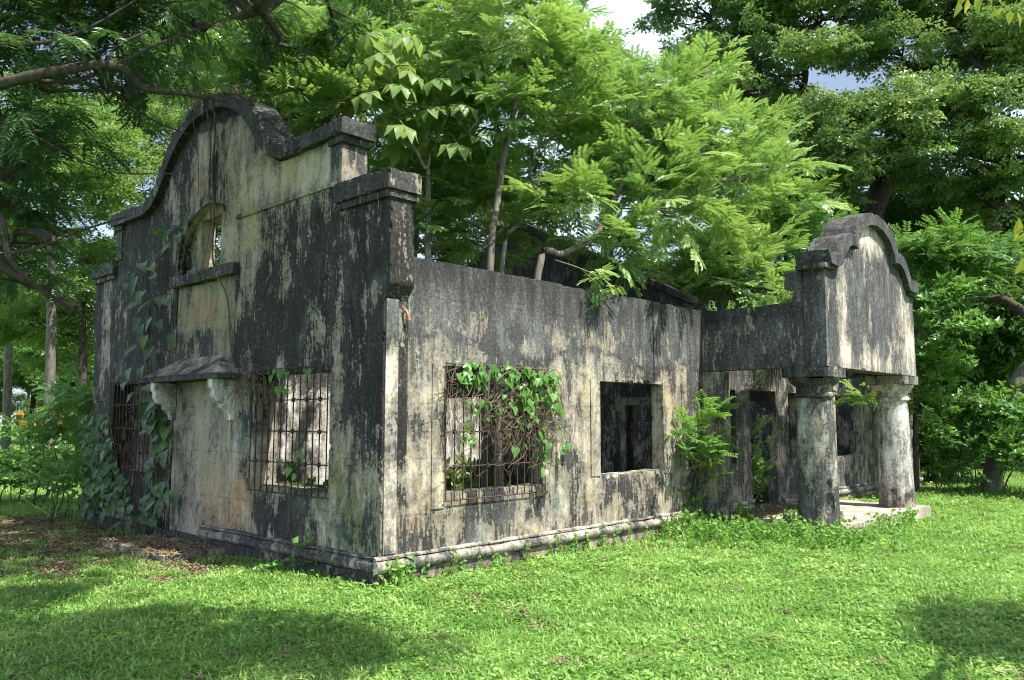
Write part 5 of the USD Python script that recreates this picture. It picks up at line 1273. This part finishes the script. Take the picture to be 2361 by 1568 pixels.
cecropia('big-leaved cecropia with two leaf crowns against the far dark tree', zero([at(985, 780, 12.6), at(990, 470, 12.6), at(975, 380, 12.5), at(935, 300, 12.4), at(905, 200, 12.2), at(908, 90, 12.3)]), [at(908, 95, 12.3), at(903, 175, 12.2)], 3)
cecropia('big-leaved cecropia right of its neighbour, its stem half hidden by feathery twigs', zero([at(990, 780, 12.6), at(985, 450, 12.6), at(1005, 330, 12.6), at(1040, 240, 12.5), at(1048, 150, 12.5)]), [at(1048, 150, 12.5), at(1035, 215, 12.5)], 4)

# plants standing by the walls
def sprig_plant(name, label, category, stems_, kind, n, scale, seed, bark=None, spread=0.25, up=0.4, group=None, lo=0.35):
    rg = np.random.default_rng(seed)
    t = thing(name, label, category, stems_[0][0], group)
    for s in stems_:
        obj('stem', tube(s, 0.012, 0.005, 5, 4), STEM if bark is None else bark, t, True)
    P, D = [], []
    for s in stems_:
        ln = catmull(s, 5)
        for k in range(n):
            q = ln[int(len(ln) * (lo + (0.99 - lo) * k / n))]
            P.append(q + rg.normal(0, spread * 0.25, 3)); D.append(unit(rg.normal(size=3) * [1, 1, 0.4] + [0, 0, up]))
    P, D = np.array(P), np.array(D)
    scatter('foliage', t, kind, P, frames(D, np.array([0, 0, 1.0]) + rg.normal(0, 0.25, P.shape)), scale * rg.uniform(0.75, 1.2, len(P)), seed)
    return t


def wall_pt(x, y, off=0.1):
    d = FW + (x - 1180.5) / 1873.0 * RT - (y - 784.0) / 1873.0 * UP
    return CAM + d * ((-off - CAM[1]) / d[1])


b = wall_pt(1612, 1105, 0.02)
sprig_plant('wall_sapling', 'bright leafy sapling with pinnate leaves rooted in the wall left of the porch', 'sapling',
            [[b, wall_pt(1618, 1060, .25), wall_pt(1622, 980, .35), wall_pt(1628, 905, .4)], [b, wall_pt(1635, 1050, .3), wall_pt(1655, 990, .4), wall_pt(1668, 935, .4)], [b, wall_pt(1592, 1050, .3), wall_pt(1588, 980, .45)], [b, wall_pt(1645, 1060, .3), wall_pt(1668, 1020, .35)], [b, wall_pt(1612, 1040, .3), wall_pt(1605, 940, .4)]], 'pinnate_bright', 8, 0.60, 51, spread=0.5, lo=0.3)
b = wall_pt(1598, 1185, 0.06)
sprig_plant('wall_creeper', 'dark creeper on the wall below the bright pinnate sapling', 'creeper', [[b, wall_pt(1600, 1140, .05), wall_pt(1606, 1095, .06)], [b, wall_pt(1585, 1150, .05), wall_pt(1590, 1110, .05)]], 'bush', 7, 0.7, 58, spread=0.3, lo=0.1)
b = wall_pt(1735, 1160, -0.12); b[2] = 0.03
sprig_plant('doorway_plant', 'weedy plant growing in the open doorway behind the porch', 'plant', [[b, wall_pt(1738, 1100, -.1), wall_pt(1745, 1075, -.05)], [b, wall_pt(1752, 1130, -.1), wall_pt(1760, 1110, 0)], [b, wall_pt(1740, 1010, -.1), wall_pt(1748, 985, -.1)]], 'tallweed', 8, 1.2, 52)
sprig_plant('lintel_sprig', 'small sprig hanging below the porch beam over the doorway', 'plant', [[at(1733, 900, 14.4), at(1745, 885, 14.3), at(1752, 872, 14.2)]], 'tallweed', 4, 0.9, 53)
sprig_plant('porch_sprig', 'feathery green shoot hanging between the two porch columns', 'plant', [[at(2010, 870, 16.2), at(1990, 920, 16.1), at(1945, 925, 16.0)], [at(2010, 870, 16.2), at(2000, 930, 16.1), at(2018, 940, 16.0)]], 'feather', 6, 0.75, 54)
b = wall_pt(1330, 640, 0.05)
sprig_plant('hanging_branch', 'fresh feathery branch drooping over the top edge of the long wall', 'branch', [[wall_pt(1280, 600, -0.4), wall_pt(1340, 620, 0.0), wall_pt(1400, 650, 0.12), wall_pt(1445, 690, 0.15)], [wall_pt(1340, 620, 0), wall_pt(1380, 660, 0.1), wall_pt(1410, 700, 0.14)]], 'feather', 5, 0.45, 55, up=-0.5)
for k, (x, y, off, lab) in enumerate(((722, 1300, 0, 'dark heart-leaved weed under the base moulding of the front, left of the corner'), (1560, 1215, 0, 'leafy weed on the moulding below the bright sapling'))):
    b = at_ground(x, y + 20)
    sprig_plant('wall_weed', lab, 'weed', [[b, b + [0.02, 0, 0.14], b + [rg.normal(0, 0.1), -0.05, 0.24]], [b, b + [-0.1, 0.08, 0.12], b + [-0.16, 0.1, 0.2]]], 'tallweed', 6, 1.2, 56 + k)
bl = at_ground(880, 1318)
bp = obj('tall_sprout', cat([leaves(bl[None], [[0.05, 0.02, 1.0]], [[-1, -0.6, 0]], 0.22, 0.03, 0.2, 0.1), leaves(bl[None], [[-0.3, 0.1, 0.8]], [[-1, -0.6, 0.4]], 0.14, 0.02, 0.2, 0.2)]), F_VINE)
tag(bp, 'single tall bright blade standing at the near corner of the ruin', 'sprout')

# weeds banked along the walls and round the porch
P = []
for x0, y0, x1, y1, n, w in ((1560, 1240, 1960, 1262, 260, 0.4), (1620, 1228, 1930, 1240, 120, 0.2), (880, 1330, 1530, 1245, 34, 0.08), (1530, 1225, 1730, 1205, 150, 0.2), (1800, 1222, 1930, 1228, 90, 0.10), (2000, 1240, 2110, 1205, 40, 0.08), (690, 1315, 880, 1338, 22, 0.08), (1540, 1215, 1640, 1200, 60, 0.15)):
    u = rg.uniform(0, 1, n)
    for q in u:
        p = at_ground(x0 + (x1 - x0) * q, y0 + (y1 - y0) * q) + np.array([rg.normal(0, w), -abs(rg.normal(0, w)), 0]); P.append(p)
P = np.array(P); P[:, 1] = np.where((P[:, 0] > 0) & (P[:, 0] < 6.4), np.minimum(P[:, 1], -0.10), P[:, 1])
D = np.array([0, 0, 1.0]) + rg.normal(0, 0.35, P.shape)
g = scatter('wall_foot_weeds', None, 'tallweed', P, frames(D, rg.normal(size=P.shape)), rg.uniform(0.6, 1.15, len(P)), 6)
tag(g, 'low leafy weeds banked along the wall foot and porch slab', 'weeds')
P = np.stack([rg.uniform(0.8, 17, 420), rg.uniform(0.5, 8, 420), np.full(420, 0.02)], 1)
g = scatter('indoor_undergrowth', None, 'bush', P, frames(np.array([0, 0, 1.0]) + rg.normal(0, 0.4, P.shape), rg.normal(size=P.shape)), rg.uniform(1.0, 2.4, 420), 7)
tag(g, 'leafy undergrowth covering the floor inside the roofless ruin', 'undergrowth')
P = np.stack([rg.uniform(0.8, 6.4, 160), rg.uniform(4.0, 7.6, 160), rg.uniform(0.2, 2.6, 160)], 1)

# tall grass clump on the right lawn
gc = thing('grass_clump', 'clump of tall upright grass on the lawn right of the porch', 'grass clump', at_ground(2192, 1112))
B0 = at_ground(2192, 1112); n = 46
D = np.stack([rg.normal(0, 0.22, n), rg.normal(0, 0.22, n), np.ones(n)], 1)
obj('blade', leaves(B0 + rg.normal(0, 0.08, (n, 3)) * [1, 1, 0], D, rg.normal(size=(n, 3)) * [1, 1, 0.1], rg.uniform(0.35, 0.85, n), 0.035, 0.1, 0.25), F_VINE, gc, False, kind='stuff')

# ------------------------------------------------------------------ right-hand thicket
def shrub(name, label, spots, kind, n, scale, seed, category='shrub', group=None, pad=(0.4, 0.2), pads=7):
    c0 = spots[0][0]
    base = np.array([c0[0], c0[1], GZ - 0.03])
    t = thing(name, label, category, base, group)
    P, D, C = crown_points(spots, n, seed, pads, pad, 0.4, 0.2)
    rg = np.random.default_rng(seed)
    parts = []
    lowest = min(range(len(C)), key=lambda i: C[i][0][2])
    for k, (q, c) in enumerate(C):
        fo_ = np.array([q[0], q[1], base[2]]) * 0.6 + base * 0.4 + rg.normal(0, 0.15, 3) * [1, 1, 0]
        if k == lowest or (k % 3 == 0 and q[2] < 1.3): parts.append(tube(limb(fo_, q, 0.03, seed + k, 2), 0.016, 0.005, 5, 4))
    for p_ in parts:
        obj('stem', p_, BARK_D, t, True)
    scatter('foliage', t, kind, P, frames(D, np.array([0, 0, 1.0]) + rg.normal(0, 0.3, P.shape), rg.normal(0, 0.3, len(P))), scale * rg.uniform(0.7, 1.25, len(P)), seed)


shrub('glossy_shrub', 'tall shrub with large glossy leaves right behind the far column', [cl(2130, 690, 18, 0.6, 0.5), cl(2150, 760, 18, 0.7, 0.5), cl(2130, 830, 18, 0.65, 0.45), cl(2180, 860, 18.2, 0.5, 0.35), cl(2170, 690, 18.4, 0.5, 0.4), cl(2120, 930, 18.5, 0.5, 0.4), cl(2160, 1030, 20, 0.4, 0.25)], 'broad', 330, 1.0, 61)
tree('arching_tree', 'tree with arching pinnate fronds just right of the porch arch', 'tree', [foot(2105, 19.6), at(2110, 760, 19.6), at(2125, 640, 19.4), at(2180, 590, 19.2)], 0.07, [cl(2090, 590, 19, 0.6, 0.3), cl(2180, 575, 19, 0.8, 0.3), cl(2260, 590, 19, 0.7, 0.3), cl(2310, 610, 19, 0.5, 0.25), cl(2150, 620, 19, 0.6, 0.25), cl(2220, 640, 19.4, 0.6, 0.25)], 250, 'pinnate', BARK_D, 62, 1.1, 7, (0.45, 0.2))
for k, (spots, lab) in enumerate([
    ([(2210, 720, 23, 0.9), (2260, 690, 23, 0.9), (2240, 790, 23, 0.8), (2200, 640, 23, 0.9)], 'pale fine-leaved tree in the thicket between the glossy shrub and the bare bough'),
    ([(2330, 740, 22, 0.9), (2350, 830, 22, 0.8), (2300, 800, 22.5, 0.7), (2380, 680, 22, 0.9)], 'leafy tree over the grey leaning trunk at the right edge'),
    ([(2240, 930, 23, 0.9), (2200, 900, 23.5, 0.9), (2270, 880, 23.5, 0.9), (2140, 960, 23.5, 0.9)], 'dark creeper-hung thicket behind the wire fence')]):
    shrub('thicket_tree', lab, [cl(x, y, d, r, r * 0.8) for x, y, d, r in spots], 'canopy' if k < 1 else 'back', 260, 0.9, 63 + k, 'tree', pad=(0.6, 0.3), pads=8)
shrub('hedge_shrub', 'rounded leafy hedge at the right edge of the lawn', [cl(2225, 1000, 19.5, 0.7, 0.45), cl(2290, 960, 19.3, 0.8, 0.5), cl(2350, 950, 19, 0.8, 0.5), cl(2260, 1045, 19, 0.7, 0.35), cl(2330, 1040, 18.7, 0.8, 0.4), cl(2440, 990, 19, 1.0, 0.7), cl(2215, 940, 20, 0.5, 0.3)], 'hedge', 760, 1.2, 67, pads=10)
shrub('fence_bush', 'low bright bush at the foot of the wire fence right of the far column', [cl(2125, 1060, 23, 0.5, 0.3), cl(2170, 1055, 23, 0.5, 0.3), cl(2150, 1075, 22.5, 0.4, 0.2)], 'bush', 190, 1.2, 68)
# bare bough and grey trunk
tp = [foot(2420, 20.5), at(2340, 930, 20.5), at(2325, 900, 20.4), at(2350, 868, 20.3)]
st = obj('leaning_trunk', tube([foot(2270, 20.2), at(2318, 950, 19.8), at(2332, 920, 19.6), at(2356, 872, 19.6), at(2420, 810, 19.6)], 0.22, 0.20, 10, 5, 0.06, 4), BARK, None, True)
tag(st, 'thick grey leaning trunk half hidden by the hedge at the right edge', 'trunk')
bb = obj('bare_bough', cat([tube([at(2195, 695, 20.5), at(2250, 690, 20.3), at(2300, 690, 20), at(2330, 700, 19.8), at(2400, 760, 19.4), at(2480, 900, 19.2), foot(2500, 19.2)], 0.06, 0.16, 7, 5, 0.05, 2), tube([at(2330, 700, 19.8), at(2290, 660, 20), at(2262, 640, 20.2)], 0.03, 0.01, 5)]), BARK_D, None, True)
tag(bb, 'bare dark bough reaching in from the right edge above the hedge', 'bough')

# wire fence
fe = thing('wire_fence', 'rusty chain-link fence with thin posts behind the lawn right of the porch', 'fence', at_ground(2120, 1085))
f0, f1 = foot(2060, 24.5, GZ), foot(2290, 23.5, GZ)
L = np.linalg.norm(f1 - f0); u = (f1 - f0) / L
for k in range(4):
    q = f0 + u * L * k / 3
    obj('post', tube([q + [0, 0, -0.2], q + [0, 0, 1.95]], 0.03, sides=8, n=1), RUSTY, fe, True)
wires = []
for s in (-1, 1):
    for a in np.arange(-1.8, L, 0.11):
        a0, a1 = max(0, a), min(L, a + 1.8)
        if a1 - a0 < 0.1: continue
        z0, z1 = (a0 - a, a1 - a) if s == 1 else (1.8 - (a0 - a), 1.8 - (a1 - a))
        wires.append(tube([f0 + u * a0 + [0, 0, 0.05 + z0], f0 + u * a1 + [0, 0, 0.05 + z1]], 0.0028, sides=3, n=1))
obj('wire_mesh', cat(wires), RUSTY, fe, False, kind='stuff')

# ------------------------------------------------------------------ left side
for k, (spots, kind, n, sc, lab) in enumerate([
    ([(175, 935, 15, 0.35), (195, 960, 15, 0.35), (160, 915, 15, 0.3)], 'pinnate', 70, 0.7, 'light green sapling on the lawn left of the ruin corner'),
    ([(40, 1085, 17, 0.8), (110, 1090, 17, 0.6), (-40, 1085, 17, 0.9), (75, 1070, 18, 0.6)], 'hedge', 330, 1.1, 'low bright bush spreading at the left edge of the lawn'),
    ([(95, 985, 15.5, 0.30), (140, 1000, 15.5, 0.3), (60, 1000, 15.5, 0.3)], 'hedge', 110, 0.8, 'small bright bush in front of the far yellow bus'),
    ([(195, 1110, 14, 0.45), (165, 1085, 15, 0.45), (205, 1070, 15, 0.4)], 'hedge', 150, 0.9, 'low bush beside the fallen log')]):
    shrub('lawn_shrub', lab, [cl(x, y, d, r, r * (0.8 if k == 0 else 0.45)) for x, y, d, r in spots], kind, n, sc, 70 + k)
lg = obj('fallen_log', tube([at_ground(138, 1090) + [0, 0, 0.22], at_ground(155, 1092) + [0, 0, 0.16], at_ground(175, 1096) + [0, 0, 0.12], at_ground(205, 1108) + [0, 0, 0.06]], 0.08, 0.05, 8, 5, 0.2, 3), BARK_P, None, True)
tag(lg, 'short pale fallen log on the lawn left of the ruin', 'log')
cr = obj('creeper_runner', tube([at_ground(-20, 1128) + [0, 0, 0.12], at_ground(40, 1158) + [0, 0, 0.14], at_ground(80, 1180) + [0, 0, 0.10], at_ground(125, 1196) + [0, 0, 0.02]], 0.008, 0.005, 5, 6), simple('runner', (0.30, 0.30, 0.10), (0.45, 0.42, 0.18), 10), None, True)
tag(cr, 'long pale green runner arching over the shaded ground at the left edge', 'creeper')

# yellow bus far beyond the left trees
def bus():
    c = at(108, 960, 122); c[2] = GZ
    R = np.array([[RT[0], RT[1], 0], [-RT[1], RT[0], 0], [0, 0, 1.0]])
    t = thing('yellow_bus', 'yellow bus parked far away, glimpsed between the left trees', 'bus', c)
    yl = simple('yellow_paint', (0.62, 0.30, 0.02), (0.70, 0.36, 0.03), 3, 0.4, 0.0); gl = simple('dark_glass', (0.02, 0.025, 0.03), (0.03, 0.035, 0.04), 3, 0.1, 0.0); bk = simple('black_rubber', (0.02, 0.02, 0.02), (0.03, 0.03, 0.03), 3, 0.9, 0)
    pl = lambda m: (np.array(m.vertices) @ R + c, np.array(m.faces))
    def bx(x0, x1, y0, y1, z0, z1):
        b = trimesh.creation.box((x1 - x0, y1 - y0, z1 - z0)); b.apply_translation(((x0 + x1) / 2, (y0 + y1) / 2, (z0 + z1) / 2)); return pl(b)
    obj('body', cat([bx(-4, 3, -1.2, 1.2, 0.6, 2.9), bx(3, 4.3, -1.1, 1.1, 0.6, 1.7), bx(-3.9, 2.9, -1.1, 1.1, 2.9, 3.05)]), yl, t)
    for k in range(7):
        obj('window', bx(-3.7 + k * 0.92, -2.95 + k * 0.92, -1.23, 1.23, 1.75, 2.5), gl, t)
    obj('windscreen', bx(2.95, 3.03, -1.0, 1.0, 1.75, 2.6), gl, t)
    for x in (-2.6, 3.2):
        for y in (-1.1, 1.1):
            w = trimesh.creation.cylinder(0.5, 0.3, 20); w.apply_transform(trimesh.transformations.rotation_matrix(math.pi / 2, [1, 0, 0])); w.apply_translation((x, y, 0.5)); obj('wheel', pl(w), bk, t)


bus()

# twigs of the near tree in the upper right
def twig(label, pts, spots, L, seed):
    rg = np.random.default_rng(seed)
    t = thing('near_twig', label, 'twig', pts[0])
    obj('stem', tube(pts, 0.006, 0.003, 5, 4), STEM, t, True)
    for x, y, d, dx, dz in spots:
        P = at(x, y, d); l = L * rg.uniform(0.85, 1.15)
        obj('leaf', leaves(P[None], (RT * dx + UP * dz + rg.normal(0, 0.15, 3))[None], (-FW + np.array([0, 0, 0.6]) + rg.normal(0, 0.4, 3))[None], l, l * 0.42, 0.12, 0.2), F_YELLOW, t, True)


twig('twig with young yellow leaves at the top right corner, near the viewer', [at(2420, -90, 3.4), at(2330, -20, 3.5), at(2230, -12, 3.6)],
     [(2215, 0, 3.6, -0.2, -1), (2232, -5, 3.6, 0.1, -1), (2250, -10, 3.6, 0.3, -1), (2275, -15, 3.5, 0.5, -1), (2225, -20, 3.6, -0.5, -0.8), (2330, 22, 3.5, -0.3, -1), (2345, 28, 3.5, 0.2, -1), (2362, 15, 3.5, 0.4, -0.9), (2318, 18, 3.5, -0.9, -0.6), (2290, -20, 3.5, 0.6, -0.7)], 0.075, 5)
twig('broad bright leaves poking in at the right edge, near the viewer', [at(2440, 480, 2.6), at(2400, 520, 2.6), at(2385, 610, 2.6)],
     [(2372, 480, 2.6, -0.25, -1), (2350, 500, 2.6, 0.0, -1), (2395, 540, 2.6, -0.9, -0.4), (2385, 585, 2.6, -0.8, -0.6), (2395, 610, 2.6, -0.3, -1)], 0.085, 6)

P = np.stack([rg.uniform(PX0 + 0.05, PX0 + 0.25, 26), rg.uniform(-1.7, 0.0, 26), np.full(26, 3.43)], 1)
g = scatter('parapet_plants', None, 'tallweed', P, frames(np.array([0, 0, 1.0]) + rg.normal(0, 0.5, P.shape), rg.normal(size=P.shape)), rg.uniform(0.3, 0.7, 26), 8)
tag(g, 'tiny plants rooted along the top of the porch side beam', 'weeds')
